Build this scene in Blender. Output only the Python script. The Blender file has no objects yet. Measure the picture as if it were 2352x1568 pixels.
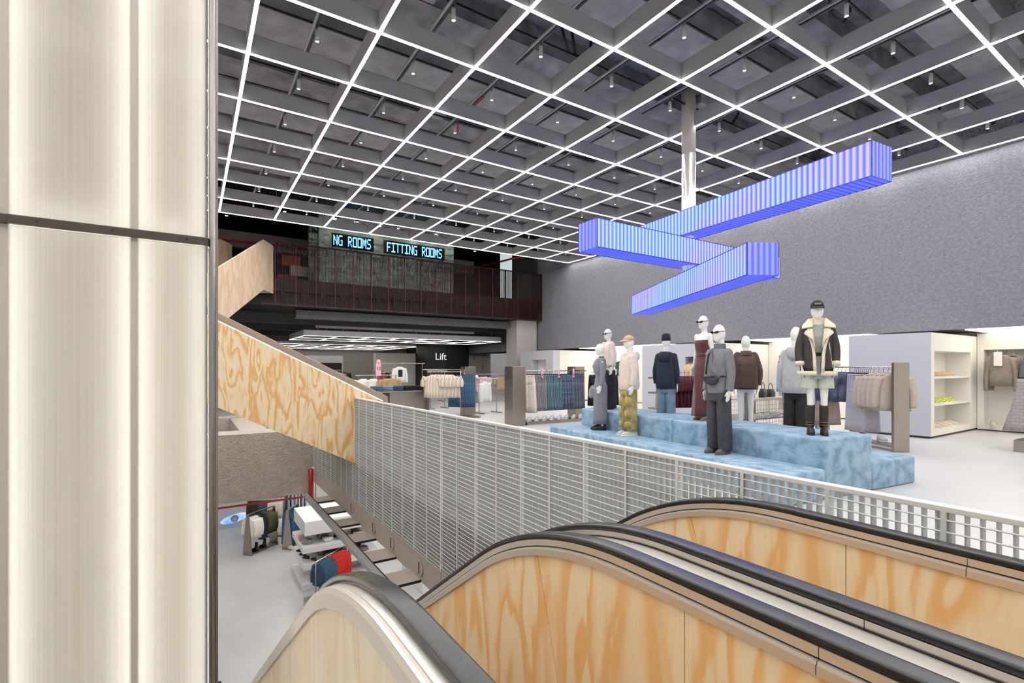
import bpy, bmesh, math, random
from mathutils import Vector, Matrix
random.seed(7)
PI = math.pi
sc = bpy.context.scene
C = sc.collection
# ---------------------------------------------------------------- camera, world, exposure
# world axes: +Y runs along the escalators away from the camera, +X towards the concrete wall, z = 0 is this sales floor
FPX, HORY, YAW, EYE = 1145.0, 843.0, math.radians(32.77), 1.6
cam_d = bpy.data.cameras.new('camera'); cam = bpy.data.objects.new('camera', cam_d); C.objects.link(cam)
cam.location = (0, 0, EYE); cam.rotation_euler = (PI/2, 0, -YAW)
cam_d.sensor_width = 36; cam_d.lens = 36*FPX/2352; cam_d.shift_y = (HORY-784)/2352
cam_d.clip_start = .05; cam_d.clip_end = 200
sc.camera = cam
wd = bpy.data.worlds.new('world'); sc.world = wd; wd.use_nodes = True
wd.node_tree.nodes['Background'].inputs[0].default_value = (.8, .85, 1, 1)
wd.node_tree.nodes['Background'].inputs[1].default_value = .12
vs = sc.view_settings
vs.view_transform = 'Standard'; vs.look = 'None'; vs.gamma = 1; vs.exposure = 0.2; vs.use_curve_mapping = False
cy = sc.cycles
cy.max_bounces = 4; cy.diffuse_bounces = 3; cy.glossy_bounces = 2; cy.transmission_bounces = 4; cy.transparent_max_bounces = 8
cy.caustics_reflective = False; cy.caustics_refractive = False; cy.sample_clamp_indirect = 4.0; cy.sample_clamp_direct = 24.0; cy.use_denoising = True; cy.use_light_tree = False; cy.use_adaptive_sampling = True; cy.adaptive_threshold = .08; cy.adaptive_min_samples = 12
LED = 29.5          # strength of the white strip lights
SN, CN = math.sin(YAW), math.cos(YAW)

# ---------------------------------------------------------------- helpers
def at(x, y, X=None, Y=None, z=None):
    """point on a plane of the building that the photograph shows at pixel x, y"""
    u = (x-1176)/FPX; v = (HORY-y)/FPX
    r = (SN+u*CN, CN-u*SN, v)
    d = X/r[0] if X is not None else Y/r[1] if Y is not None else (z-EYE)/r[2]
    return Vector((r[0]*d, r[1]*d, EYE+r[2]*d))
def lin(c):
    return tuple((v/12.92 if v <= .04045 else ((v+.055)/1.055)**2.4) for v in c[:3]) + (1,)
MATS = {}
def rgb(h):
    return tuple(int(h[i:i+2], 16)/255 for i in (0, 2, 4))
def mat(name, col, rough=.6, metal=0, emit=0, bump=0, bscale=30, var=0, vscale=3, stretch=(1, 1, 1), spec=.5, detail=4):
    """plain procedural material: colour with soft noise variation and noise bump"""
    if name in MATS: return MATS[name]
    m = bpy.data.materials.new(name); m.use_nodes = True; MATS[name] = m
    nt = m.node_tree; b = nt.nodes['Principled BSDF']
    if isinstance(col, str): col = rgb(col)
    c = lin(col)
    b.inputs['Base Color'].default_value = c; b.inputs['Roughness'].default_value = rough; b.inputs['Metallic'].default_value = metal
    b.inputs['Specular IOR Level'].default_value = spec
    if emit:
        b.inputs['Emission Color'].default_value = c; b.inputs['Emission Strength'].default_value = emit
    if bump or var:
        tc = nt.nodes.new('ShaderNodeTexCoord'); mp = nt.nodes.new('ShaderNodeMapping'); mp.inputs['Scale'].default_value = stretch
        nt.links.new(tc.outputs['Object'], mp.inputs[0])
    if bump:
        n = nt.nodes.new('ShaderNodeTexNoise'); n.inputs['Scale'].default_value = bscale; n.inputs['Detail'].default_value = detail
        bp = nt.nodes.new('ShaderNodeBump'); bp.inputs['Strength'].default_value = bump; bp.inputs['Distance'].default_value = .02
        nt.links.new(mp.outputs[0], n.inputs[0]); nt.links.new(n.outputs[0], bp.inputs['Height']); nt.links.new(bp.outputs[0], b.inputs['Normal'])
    if var:
        n = nt.nodes.new('ShaderNodeTexNoise'); n.inputs['Scale'].default_value = vscale; n.inputs['Detail'].default_value = 3
        r = nt.nodes.new('ShaderNodeValToRGB'); e = r.color_ramp.elements
        e[0].position = .3; e[1].position = .7
        e[0].color = lin(tuple(max(0, v-var) for v in col)); e[1].color = lin(tuple(min(1, v+var) for v in col))
        nt.links.new(mp.outputs[0], n.inputs[0]); nt.links.new(n.outputs[0], r.inputs[0]); nt.links.new(r.outputs[0], b.inputs['Base Color'])
    return m
def plywood(name, base, dark, axis, sc1=1.0, rot=0, pale=None, bands=9):
    """rotary-cut plywood: contour bands of a stretched noise field; axis = the panel's normal"""
    if name in MATS: return MATS[name]
    m = bpy.data.materials.new(name); m.use_nodes = True; MATS[name] = m
    nt = m.node_tree; b = nt.nodes['Principled BSDF']; L = nt.links.new; N = nt.nodes.new
    tc = N('ShaderNodeTexCoord'); mp = N('ShaderNodeMapping'); L(tc.outputs['Object'], mp.inputs[0])
    if axis == 'X': mp.inputs['Rotation'].default_value = (rot, 0, 0); mp.inputs['Scale'].default_value = (1*sc1, 4.0*sc1, .8*sc1)
    else: mp.inputs['Rotation'].default_value = (0, rot, 0); mp.inputs['Scale'].default_value = (4.6*sc1, 1*sc1, .95*sc1)
    n = N('ShaderNodeTexNoise'); n.inputs['Scale'].default_value = 1.15; n.inputs['Detail'].default_value = 3; n.inputs['Roughness'].default_value = .45; n.inputs['Distortion'].default_value = .5
    L(mp.outputs[0], n.inputs[0])
    mu = N('ShaderNodeMath'); mu.operation = 'MULTIPLY'; mu.inputs[1].default_value = bands; L(n.outputs[0], mu.inputs[0])
    fr = N('ShaderNodeMath'); fr.operation = 'FRACT'; L(mu.outputs[0], fr.inputs[0])
    r = N('ShaderNodeValToRGB'); e = r.color_ramp.elements
    e[0].position = 0; e[0].color = lin(rgb(base)); e[1].position = 1; e[1].color = lin(rgb(base))
    for p, c in ((.12, pale or base), (.42, base), (.72, dark), (.86, dark), (.95, base)):
        q = e.new(p); q.color = lin(rgb(c))
    L(fr.outputs[0], r.inputs[0])
    n2 = N('ShaderNodeTexNoise'); n2.inputs['Scale'].default_value = 2.0; n2.inputs['Detail'].default_value = 6
    mp2 = N('ShaderNodeMapping'); mp2.inputs['Scale'].default_value = (40, 40, 2.0)
    L(tc.outputs['Object'], mp2.inputs[0]); L(mp2.outputs[0], n2.inputs[0])
    mx = N('ShaderNodeMixRGB'); mx.blend_type = 'MULTIPLY'; mx.inputs[0].default_value = .16
    L(r.outputs[0], mx.inputs[1]); L(n2.outputs['Color'], mx.inputs[2]); L(mx.outputs[0], b.inputs['Base Color'])
    b.inputs['Roughness'].default_value = .45
    return m
def emit_mat(name, col, strength, sample=True):
    if name in MATS: return MATS[name]
    m = bpy.data.materials.new(name); m.use_nodes = True; MATS[name] = m
    if not sample: m.cycles.emission_sampling = 'NONE'
    nt = m.node_tree; nt.nodes.remove(nt.nodes['Principled BSDF'])
    e = nt.nodes.new('ShaderNodeEmission'); e.inputs[0].default_value = lin(rgb(col) if isinstance(col, str) else col); e.inputs[1].default_value = strength
    nt.links.new(e.outputs[0], nt.nodes['Material Output'].inputs[0])
    return m

WLOC = {}
class MB:
    """collects shapes in world coordinates and links them as one mesh object"""
    def __init__(s): s.v = []; s.f = []
    def box(s, x0, x1, y0, y1, z0, z1):
        i = len(s.v)
        s.v += [(x, y, z) for z in (z0, z1) for (x, y) in ((x0, y0), (x1, y0), (x1, y1), (x0, y1))]
        s.f += [tuple(i+k for k in q) for q in ((3, 2, 1, 0), (4, 5, 6, 7), (0, 1, 5, 4), (1, 2, 6, 5), (2, 3, 7, 6), (3, 0, 4, 7))]
        return s
    def hexa(s, p):
        i = len(s.v); s.v += [tuple(q) for q in p]
        s.f += [tuple(i+k for k in q) for q in ((3, 2, 1, 0), (4, 5, 6, 7), (0, 1, 5, 4), (1, 2, 6, 5), (2, 3, 7, 6), (3, 0, 4, 7))]
        return s
    def beam(s, a, b, w, h, up=(0, 0, 1)):
        """rectangular bar from a to b, w wide sideways, h high"""
        a = Vector(a); b = Vector(b); d = (b-a).normalized(); up = Vector(up)
        sd = d.cross(up)
        if sd.length < 1e-4: sd = d.cross(Vector((1, 0, 0)))
        sd.normalize(); n = sd.cross(d)
        q = []
        for e in (a, b):
            q += [e-sd*w/2-n*h/2, e+sd*w/2-n*h/2, e+sd*w/2+n*h/2, e-sd*w/2+n*h/2]
        return s.hexa(q)
    def prism(s, poly, off):
        """polygon (list of 3D points) extruded by vector off"""
        i = len(s.v); n = len(poly); off = Vector(off)
        s.v += [tuple(p) for p in poly] + [tuple(Vector(p)+off) for p in poly]
        s.f.append(tuple(i+k for k in range(n))[::-1]); s.f.append(tuple(i+n+k for k in range(n)))
        for k in range(n): s.f.append((i+k, i+(k+1) % n, i+n+(k+1) % n, i+n+k))
        return s
    def rings(s, rs, cap=True):
        """skin a list of equal rings of points"""
        i = len(s.v); n = len(rs[0])
        for r in rs: s.v += [tuple(p) for p in r]
        for a in range(len(rs)-1):
            for k in range(n):
                s.f.append((i+a*n+k, i+a*n+(k+1) % n, i+(a+1)*n+(k+1) % n, i+(a+1)*n+k))
        if cap:
            s.f.append(tuple(i+k for k in range(n))[::-1]); s.f.append(tuple(i+(len(rs)-1)*n+k for k in range(n)))
        return s
    def tube(s, pts, r, n=8, cap=True):
        pts = [Vector(p) for p in pts]; rs = []
        rr = r if isinstance(r, (list, tuple)) else [r]*len(pts)
        prev = None
        for k, p in enumerate(pts):
            d = (pts[min(k+1, len(pts)-1)]-pts[max(k-1, 0)]).normalized()
            if prev is None:
                a = d.cross(Vector((0, 0, 1)))
                if a.length < .05: a = d.cross(Vector((1, 0, 0)))
            else: a = prev-d*prev.dot(d)
            a.normalize(); prev = a; b = d.cross(a)
            rs.append([p+(a*math.cos(2*PI*j/n)+b*math.sin(2*PI*j/n))*rr[k] for j in range(n)])
        return s.rings(rs, cap)
    def lathe(s, prof, c, n=24, cap=True):
        """profile of (radius, z) turned round a vertical axis at c"""
        return s.rings([[(c[0]+r*math.cos(2*PI*j/n), c[1]+r*math.sin(2*PI*j/n), c[2]+z) for j in range(n)] for r, z in prof], cap)
    def ellipsoid(s, c, r, n=16, m=10):
        rs = []
        for a in range(1, m):
            t = PI*a/m; rs.append([(c[0]+r[0]*math.sin(t)*math.cos(2*PI*j/n), c[1]+r[1]*math.sin(t)*math.sin(2*PI*j/n), c[2]-r[2]*math.cos(t)) for j in range(n)])
        return s.rings(rs)
    def sheet(s, g):
        """grid of points -> quads"""
        i = len(s.v); a = len(g); b = len(g[0])
        for r in g: s.v += [tuple(p) for p in r]
        for y in range(a-1):
            for x in range(b-1): s.f.append((i+y*b+x, i+y*b+x+1, i+(y+1)*b+x+1, i+(y+1)*b+x))
        return s
    def mesh(s, name, m, smooth=False, org=(0, 0, 0)):
        me = bpy.data.meshes.new(name)
        ox, oy, oz = org
        me.from_pydata([(x-ox, y-oy, z-oz) for x, y, z in s.v], [], s.f)
        if m: me.materials.append(m)
        if smooth: me.polygons.foreach_set('use_smooth', [True]*len(me.polygons))
        me.update()
        return me
    def build(s, name, m, parent=None, smooth=False, label=None, origin=None):
        """parts keep their parent's origin; a single-mesh thing gets its origin at the middle of its base"""
        if parent is not None: org = WLOC.get(parent.name, (0, 0, 0))
        elif origin is not None: org = origin
        else:
            xs, ys, zs = zip(*s.v); org = ((min(xs)+max(xs))/2, (min(ys)+max(ys))/2, min(zs))
        o = bpy.data.objects.new(name, s.mesh(name, m, smooth, org)); C.objects.link(o)
        if parent is not None: o.parent = parent; WLOC[o.name] = org
        else: o.location = org; WLOC[o.name] = org
        if label: o['label'] = label
        return o
def flat(a, b, w, z):
    """horizontal luminous face of a strip light, facing down"""
    d = Vector((b[0]-a[0], b[1]-a[1], 0)).normalized(); s = Vector((-d.y, d.x, 0))*w/2; A = Vector((a[0], a[1], z)); B = Vector((b[0], b[1], z))
    return MB().sheet([[A+s, B+s], [A-s, B-s]])
def bevel(o, w=.005, seg=2, angle=True):
    b = o.modifiers.new('bevel', 'BEVEL'); b.width = w; b.segments = seg
    if angle: b.limit_method = 'ANGLE'; b.angle_limit = math.radians(40)
    return o
def thing(name, label, cat, loc, group=None, rz=0):
    o = bpy.data.objects.new(name, None); C.objects.link(o); o.empty_display_size = .1
    o.location = loc; o.rotation_euler = (0, 0, rz); o['label'] = label; o['category'] = cat
    if group: o['group'] = group
    WLOC[o.name] = tuple(loc)
    return o
def tag(o, label, cat, group=None):
    o['label'] = label; o['category'] = cat
    if group: o['group'] = group
    return o
def struct(name, mb, m, label=None, smooth=False):
    o = mb.build(name, m, smooth=smooth); o['kind'] = 'structure'
    if label: o['label'] = label
    return o
def stuff(o):
    o['kind'] = 'stuff'; return o
def share(src, name, parent, loc=(0, 0, 0), rz=0, scale=None):
    """another part that shares src's mesh data"""
    o = bpy.data.objects.new(name, src.data); C.objects.link(o); o.parent = parent; o.location = loc; o.rotation_euler = (0, 0, rz)
    if scale: o.scale = scale
    return o
def copy_tree(o, loc, rz=None, label=None, group=None, parent=None):
    c = o.copy(); C.objects.link(c)
    if parent is None:
        c.location = loc; WLOC[c.name] = tuple(loc)
        if rz is not None: c.rotation_euler = (0, 0, rz)
        if label: c['label'] = label
        if group: c['group'] = group
    else: c.parent = parent
    for ch in o.children: copy_tree(ch, None, parent=c)
    return c

# ---------------------------------------------------------------- materials
M = dict(
    floor=mat('polished_floor', 'cbcbcc', .34, var=.02, vscale=.6, bump=.02, bscale=60),
    lowfloor=mat('lower_floor', 'c2c2c2', .34, var=.03, vscale=.5),
    slab=mat('raw_concrete_soffit', '6b6a70', .9, bump=.9, bscale=9, var=.08, vscale=2.2, detail=8),
    wall=mat('sprayed_concrete', '86868f', .95, bump=1.0, bscale=34, var=.035, vscale=14, detail=5),
    wall2=mat('sprayed_concrete_beam', 'c2bab0', .95, bump=1.0, bscale=24, var=.03, vscale=9, detail=5),
    fin=mat('light_grey_paint', '8e8e92', .5),
    led=emit_mat('white_led_strip', 'fffbf5', LED),
    black=mat('black_paint', '171718', .5),
    dark=mat('dark_grey_paint', '47474a', .6),
    grey=mat('mid_grey_paint', '8b8a8a', .5),
    taupe=mat('taupe_steel_paint', 'a89e97', .45),
    white=mat('white_paint', 'f0efed', .45),
    cream=mat('warm_white_board', 'efece4', .5),
    bluegrey=mat('pale_blue_grey_board', 'c3c5cd', .45),
    steel=mat('brushed_steel', 'a89f97', .3, metal=1, bump=.04, bscale=60, stretch=(1, 1, 30)),
    stain=mat('stainless_satin', 'dedad5', .33, metal=.55),
    stain2=mat('stainless_warm', 'd2cac1', .32, metal=.75),
    galv=mat('galvanised_steel', 'b3b7b6', .42, metal=.1, var=.04, vscale=8),
    rubber=mat('black_handrail_rubber', '1b1c20', .26),
    ply=plywood('plywood_escalator', 'fee8c2', 'f3c487', 'X', .95, rot=.42, pale='feedd0', bands=5),
    plystair=plywood('plywood_stair', 'f7dcb2', 'eab878', 'Y', 1.0, pale='fae8ca', bands=6),
    plyup=plywood('plywood_upper_stair', 'ead2b8', 'e3c3a2', 'Y', .6, pale='eed9c2', bands=6),
    plyout=plywood('plywood_outer', 'f4e4ca', 'eed8b4', 'X', .8, rot=.2, pale='f7ead6', bands=5),
    red=mat('red_pipe_paint', 'a3201d', .4),
    maroon=mat('dark_red_steel', '35191a', .5),
    maroon2=mat('maroon_fascia', '38201d', .6),
    chrome=mat('chrome', 'd8d8d8', .12, metal=1),
    pinktag=mat('pink_price_tag', 'f2b9cc', .5),
    skin=mat('white_mannequin_gloss', 'ecebe8', .35),
)
# ================================================================= THE SHELL
ZC = 6.557                     # underside of the light grid
GX = [.755+1.6*i for i in range(-3, 9)] + [15.1]
GY = [18.49-1.6*j for j in range(0, 15)]
struct('floor', MB().box(2.9, 17.6, -6, 42, -.62, 0), M['floor'], 'pale grey polished floor of the sales level')
struct('floor_edge', MB().box(2.33, 2.9, -6, 42, -.08, 0), M['floor'])
struct('floor_far', MB().box(-5, 2.33, 18.2, 42, -.62, 0), M['floor'])
struct('floor_landing', MB().box(-5, 2.33, -6, .45, -.62, 0), M['floor'])
struct('floor_lower', MB().box(-5, 24, -6, 42, -5.7, -5.4), M['lowfloor'], 'grey polished floor of the level below')
struct('wall_right', MB().box(15.3, 17.6, -6, 21.3, 2.5, 8.2), M['wall'], 'tall wall of rough sprayed grey concrete')
struct('wall_recess', MB().box(17.2, 17.6, -6, 42, 0, 2.5), M['cream'], 'warm white back wall of the shelving bays')
struct('wall_left', MB().box(-5.3, -5, -6, 42, -5.4, 8.2), M['white'])
struct('wall_behind', MB().box(-5, 24, -6.3, -6, -5.4, 8.2), M['white'])
struct('wall_end', MB().box(-5, 17.6, 42, 42.3, -5.4, 8.2), M['grey'])
struct('wall_lower_side', MB().box(24, 24.3, -6, 42, -5.4, 0), M['white'])
struct('wall_lower_screen', MB().box(-5, 3.3, 24.86, 25.1, -5.4, -.6), M['bluegrey'], 'pale grey wall of the lower level behind the racks')
struct('wall_lower_end', MB().box(3.3, 24, 31, 31.3, -5.4, -.6), M['cream'])
struct('ceiling', MB().box(-5, 15.3, -6, 18.7, 7.75, 8.2), M['slab'], 'raw concrete soffit above the light grid')
struct('ceiling_mezzanine', MB().box(-5, 17.6, 18.7, 42, 8.0, 8.2), M['black'])
# stepped ribs of the raw soffit
for k, (y0, y1, z0) in enumerate(((-5.4, -4.7, 7.35), (-2.2, -1.5, 7.35), (1.0, 1.8, 7.3), (4.2, 4.9, 7.35), (7.3, 8.1, 7.3), (10.6, 11.3, 7.35), (13.8, 14.6, 7.3), (17.0, 17.7, 7.35))):
    struct('ceiling_rib', MB().box(-5, 15.3, y0, y1, z0, 7.76), M['slab'])
# mezzanine slab with a maroon fascia and brackets
mz = struct('mezzanine_slab', MB().box(-5, 15.3, 21.3, 42, 4.1, 5.02), M['black'])
fc = struct('mezzanine_fascia', MB().box(2.4, 15.3, 21.08, 21.3, 4.55, 5.05), M['maroon2'], 'maroon edge of the upper gallery floor')
br = None
for k in range(17):
    x = 2.9+.75*k
    if br is None: br = MB().box(x, x+.16, 21.0, 21.08, 4.35, 4.75).build('bracket', M['maroon2'], fc)
    else: share(br, 'bracket', fc, (.75*k, 0, 0))
struct('soffit_mezzanine', MB().box(-5, 15.3, 21.3, 42, 4.0, 4.1), M['black'])
for k, (y, z0, z1, w) in enumerate(((21.9, 3.62, 3.95, .5), (24.0, 3.55, 4.0, .5), (29, 3.6, 4.0, .6), (34, 3.6, 4.0, .6))):
    struct('beam_mezzanine', MB().box(-5 if k else 3.6, 15.3, y, y+w, z0, z1), M['dark'] if k else mat('service_grey', '6c6c6f', .6))
struct('column_gallery', MB().box(14.0, 15.25, 21.3, 22.3, 0, 4.05), mat('pale_concrete', 'b9b4b3', .8, bump=.2, bscale=12), 'pale concrete column under the gallery')
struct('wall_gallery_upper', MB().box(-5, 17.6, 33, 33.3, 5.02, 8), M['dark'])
struct('beam_gallery', MB().box(-5, 13.2, 24.4, 24.9, 6.75, 7.45), mat('gallery_beam', '8d8583', .8))
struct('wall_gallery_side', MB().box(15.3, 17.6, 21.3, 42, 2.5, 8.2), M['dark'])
struct('wall_floor_end', MB().box(-5, 17.6, 40.2, 40.5, 0, 4.0), mat('concrete_end_wall', '9b9895', .8, bump=.3, bscale=10))
# coves of light under the concrete wall: bright white panels over the bays
for y0, y1 in ((-5.5, 4.1), (6.1, 9.6), (12.9, 18.0)):
    o = struct('trim_cove_light', MB().box(15.34, 17.1, y0, y1, 2.47, 2.5), emit_mat('cove_light', 'fff6e8', 2.6))
    o['label'] = 'glowing white light panel over a shelving bay'
# the sprayed concrete beams left where the floor was cut away
cb = struct('beam_void', MB().box(-5, 2.28, 11.8, 12.55, -1.2, .2), M['wall2'], 'rough sprayed concrete beam across the void')
struct('beam_void_far', MB().box(-5, 2.28, 16.3, 17.0, -1.0, .15), M['wall2'])
struct('beam_void_tie', MB().box(.93, 1.5, 12.5, 16.4, -1.0, .15), M['wall2'])
struct('beam_void_tie.001', MB().box(-2.6, -2.0, 12.5, 16.4, -1.0, .15), M['wall2'])
struct('wall_void_back', MB().box(-5, 2.33, 18.0, 18.2, -.6, 0), M['dark'])

M['wall2'].node_tree.nodes['Bump'].inputs['Distance'].default_value = .05
M['wall'].node_tree.nodes['Bump'].inputs['Distance'].default_value = .035
# ================================================================= CEILING LIGHT GRID
grid = thing('ceiling_light_grid', 'suspended grey grid with glowing white strip lights along every beam', 'light', (7, 8, ZC))
FH, FW = .3, .05
def led_line(a, b):
    f = MB().beam((a[0], a[1], ZC+FH/2+.012), (b[0], b[1], ZC+FH/2+.012), FW, FH).build('beam', M['fin'], grid)
    flat(a, b, FW+.003, ZC+.004).build('light_strip', M['led'], f)
for i, x in enumerate(GX): led_line((x, GY[-1]), (x, GY[0]))
for j, y in enumerate(GY): led_line((GX[0], y), (GX[-1], y))
for k, x in enumerate((2.3, 7, 11.8)):
    for y in (17.5, 9.7, 1.7, -3): MB().tube([(x, y, ZC+FH), (x, y, 7.75)], .006, 5).build('hanger_wire', M['grey'], grid)
# tracks and spotlights, one spotlight in every bay of the grid
TRZ = ZC+.42
tg = 'black lighting tracks above the light grid'
for i in range(3, len(GX)-1):
    x = (GX[i]+GX[i+1])/2+.12
    t = thing('lighting_track', 'slim black lighting track with grey channel running towards the gallery above the grid', 'track', (x, 8, TRZ), tg)
    MB().box(x-.02, x+.02, -3.6, 18.3, TRZ, TRZ+.05).build('rail', M['black'], t)
    MB().box(x-.06, x-.02, -3.6, 18.3, TRZ+.02, TRZ+.05).build('mounting_channel', M['fin'], t)
for j in range(0, 12):
    y = (GY[j]+GY[j+1])/2+.25
    t = thing('lighting_track', 'thin black lighting track running across towards the concrete wall above the grid', 'track', (7, y, TRZ+.05), tg)
    MB().box(GX[3], GX[-1], y-.014, y+.014, TRZ+.05, TRZ+.085).build('rail', M['black'], t)
spot0 = None
for i in range(3, len(GX)-1):
    for j in range(0, 12):
        x = (GX[i]+GX[i+1])/2+.12; y = (GY[j]+GY[j+1])/2+.2
        if spot0 is None:
            spot0 = thing('spotlight', 'small grey cylinder spotlight hanging inside the light grid', 'spotlight', (x, y, TRZ-.24), 'spotlights in the ceiling grid')
            MB().lathe([(.01, .24), (.01, .18), (.03, .18), (.032, .175), (.032, 0), (.028, 0), (.028, .02)], (x, y, TRZ-.24), 14).build('housing', mat('spot_grey', '9a9a9a', .4), spot0, True)
            MB().lathe([(.001, .012), (.027, .012), (.027, .018), (.001, .018)], (x, y, TRZ-.24), 14).build('lens', emit_mat('spot_lens', 'fffaf2', 30, False), spot0)
        else: copy_tree(spot0, (x, y, TRZ-.24))
# services in the ceiling void
dg = 'ducts in the ceiling void'
ductm = mat('grey_duct', '7d7c82', .6, bump=.3, bscale=20, var=.05)
def duct(x0, x1, y0, y1, z0, z1, lab):
    o = tag(bevel(MB().box(x0, x1, y0, y1, z0, z1).build('air_duct', ductm), .02), lab, 'duct', dg)
    return o
duct(0, 15, 2.5, 3.4, 7.25, 7.7, 'long grey air duct above the light grid nearest the camera')
duct(0, 15, 5.3, 6.3, 7.2, 7.7, 'wide grey air duct crossing above the blue lights')
duct(0, 15, 8.7, 9.5, 7.25, 7.7, 'grey air duct crossing beyond the pole')
duct(0, 15, 12.0, 12.8, 7.25, 7.7, 'grey air duct crossing towards the gallery')
duct(0, 15, 15.4, 16.2, 7.3, 7.7, 'grey air duct crossing nearest the gallery')
def pipe(name, pts, r, m, lab, cat='pipe', grp=None, n=8):
    return tag(MB().tube(pts, r, n).build(name, m, smooth=True), lab, cat, grp)
pipe('sprinkler_pipe', [(12.9, -4, 7.15), (12.9, 3.4, 7.15), (12.9, 9.5, 7.15)], .035, M['red'], 'red sprinkler pipe running in the ceiling beside the concrete wall')
pipe('sprinkler_pipe', [(5.1, 9, 7.2), (5.1, 10.2, 7.2), (5.1, 10.2, 6.95)], .02, M['red'], 'short red sprinkler drop above the light grid')
pipe('sprinkler_pipe', [(-5, 24.35, 7.0), (13, 24.35, 7.0)], .05, M['red'], 'red pipe along the concrete beam above the gallery')
pipe('sprinkler_pipe', [(13, 24.35, 7.0), (13.6, 19.5, 7.0)], .05, M['red'], 'red pipe branching out over the gallery towards the light grid')
random.seed(3)
for k in range(16):
    x = random.uniform(4, 13); y = (3.85, 6.8, 10.1, 2.1)[k % 4]; a = random.choice((0, PI)); L = random.uniform(.3, .7)
    p = [(x, y, 7.7), (x+.08, y, 7.4), (x+.3*L*math.cos(a), y+.3*L*math.sin(a), 7.1), (x+L*math.cos(a), y+L*math.sin(a), 7.12), (x+L*1.2*math.cos(a), y+L*1.2*math.sin(a), 7.7)]
    pipe('flexible_cable', p, .025, M['black'], 'black flexible cable looping down from the raw ceiling', 'cable', 'loose cables in the ceiling void', 6)
for k in range(10):
    x = GX[3+k % 9]+.45; y = (3.85, 6.8, 10.0, 13.3)[k % 4]
    o = MB().box(x-.3, x+.3, y-.22, y+.22, 7.1, 7.3).build('fan_coil_unit', ductm); bevel(o, .02)
    tag(o, 'grey fan coil box hung in the ceiling void', 'ventilation', 'fan coil boxes in the ceiling void')

# ================================================================= LIGHT COLUMN at the near corner of the void
YC = 3.0
col = thing('light_column', 'tall glowing column clad in ribbed translucent panels with steel trims', 'column', (-.6, 3.5, -5.4))
glassm = bpy.data.materials.new('ribbed_polycarbonate'); glassm.use_nodes = True
nt = glassm.node_tree; nt.nodes.remove(nt.nodes['Principled BSDF'])
tcn = nt.nodes.new('ShaderNodeTexCoord'); mpn = nt.nodes.new('ShaderNodeMapping'); mpn.inputs['Scale'].default_value = (220, 1, .35)
nn = nt.nodes.new('ShaderNodeTexNoise'); nn.inputs['Scale'].default_value = 1; nn.inputs['Detail'].default_value = 2
nt.links.new(tcn.outputs['Object'], mpn.inputs[0]); nt.links.new(mpn.outputs[0], nn.inputs[0])
bpn = nt.nodes.new('ShaderNodeBump'); bpn.inputs['Strength'].default_value = .3; bpn.inputs['Distance'].default_value = .004
nt.links.new(nn.outputs[0], bpn.inputs['Height'])
rmp = nt.nodes.new('ShaderNodeValToRGB'); rmp.color_ramp.elements[0].position = .3; rmp.color_ramp.elements[1].position = .7
rmp.color_ramp.elements[0].color = (.88, .872, .84, 1); rmp.color_ramp.elements[1].color = (.985, .98, .965, 1)
nt.links.new(nn.outputs[0], rmp.inputs[0])
tr = nt.nodes.new('ShaderNodeBsdfTranslucent'); nt.links.new(rmp.outputs[0], tr.inputs[0])
gl = nt.nodes.new('ShaderNodeBsdfGlossy'); gl.inputs['Roughness'].default_value = .12; nt.links.new(bpn.outputs[0], gl.inputs['Normal'])
fr = nt.nodes.new('ShaderNodeFresnel'); fr.inputs[0].default_value = 1.45
mx = nt.nodes.new('ShaderNodeMixShader'); nt.links.new(fr.outputs[0], mx.inputs[0]); nt.links.new(tr.outputs[0], mx.inputs[1]); nt.links.new(gl.outputs[0], mx.inputs[2])
nt.links.new(mx.outputs[0], nt.nodes['Material Output'].inputs[0])
ledc = emit_mat('column_led', 'fffaf2', 520)
ZT = [-5.38, -2.0, 2.24, 6.5]
XP = [-1.55, -1.1, -.68, -.23, .075]      # mullion lines of the face
MB().box(-1.6, .06, YC+.45, YC+.5, -5.4, 7.7).build('core_panel', mat('column_core', 'f6f1e6', .8), col)
MB().box(.06, .07, YC+.03, YC+.5, -5.4, 7.7).build('side_lining', mat('column_core', 'f6f1e6', .8), col)
MB().box(-1.62, -1.6, YC, YC+.5, -5.4, 7.7).build('side_lining', mat('column_core', 'f6f1e6', .8), col)
MB().box(-1.62, .07, YC, YC+.5, 7.66, 7.7).build('cap', M['grey'], col)
for a in range(3):
    z0, z1 = ZT[a], ZT[a+1]
    for b in range(4):
        x0, x1 = XP[b]+.012, XP[b+1]-.012
        MB().box(x0, x1, YC, YC+.012, z0+.02, z1-.02).build('ribbed_panel', glassm, col)
        for xx in (x0+.018, x1-.018):
            MB().sheet([[(xx-.016, YC+.085, z0+.03), (xx+.016, YC+.085, z0+.03)], [(xx-.016, YC+.085, z1-.03), (xx+.016, YC+.085, z1-.03)]]).build('light_strip', ledc, col)
        MB().sheet([[(x0+.05, YC+.09, z0+.05), (x1-.05, YC+.09, z0+.05)], [(x0+.05, YC+.09, z0+.065), (x1-.05, YC+.09, z0+.065)]]).build('light_strip', ledc, col)
for x in XP[1:4]:
    MB().box(x-.012, x+.012, YC-.002, YC+.02, -5.4, 7.7).build('mullion', mat('mullion_pale', 'bdb6ab', .4), col)
for z in ZT[1:]:
    tr_ = bevel(MB().box(-1.62, .075, YC-.025, YC, z-.02, z+.02).build('trim_bar', mat('bronze_steel', '57524b', .35, metal=.8), col), .003)
    for x in (-.57, -.31, -.02, -.9):
        MB().tube([(x, YC-.027, z), (x, YC-.0245, z)], .006, 8).build('screw', M['black'], tr_)
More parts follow.
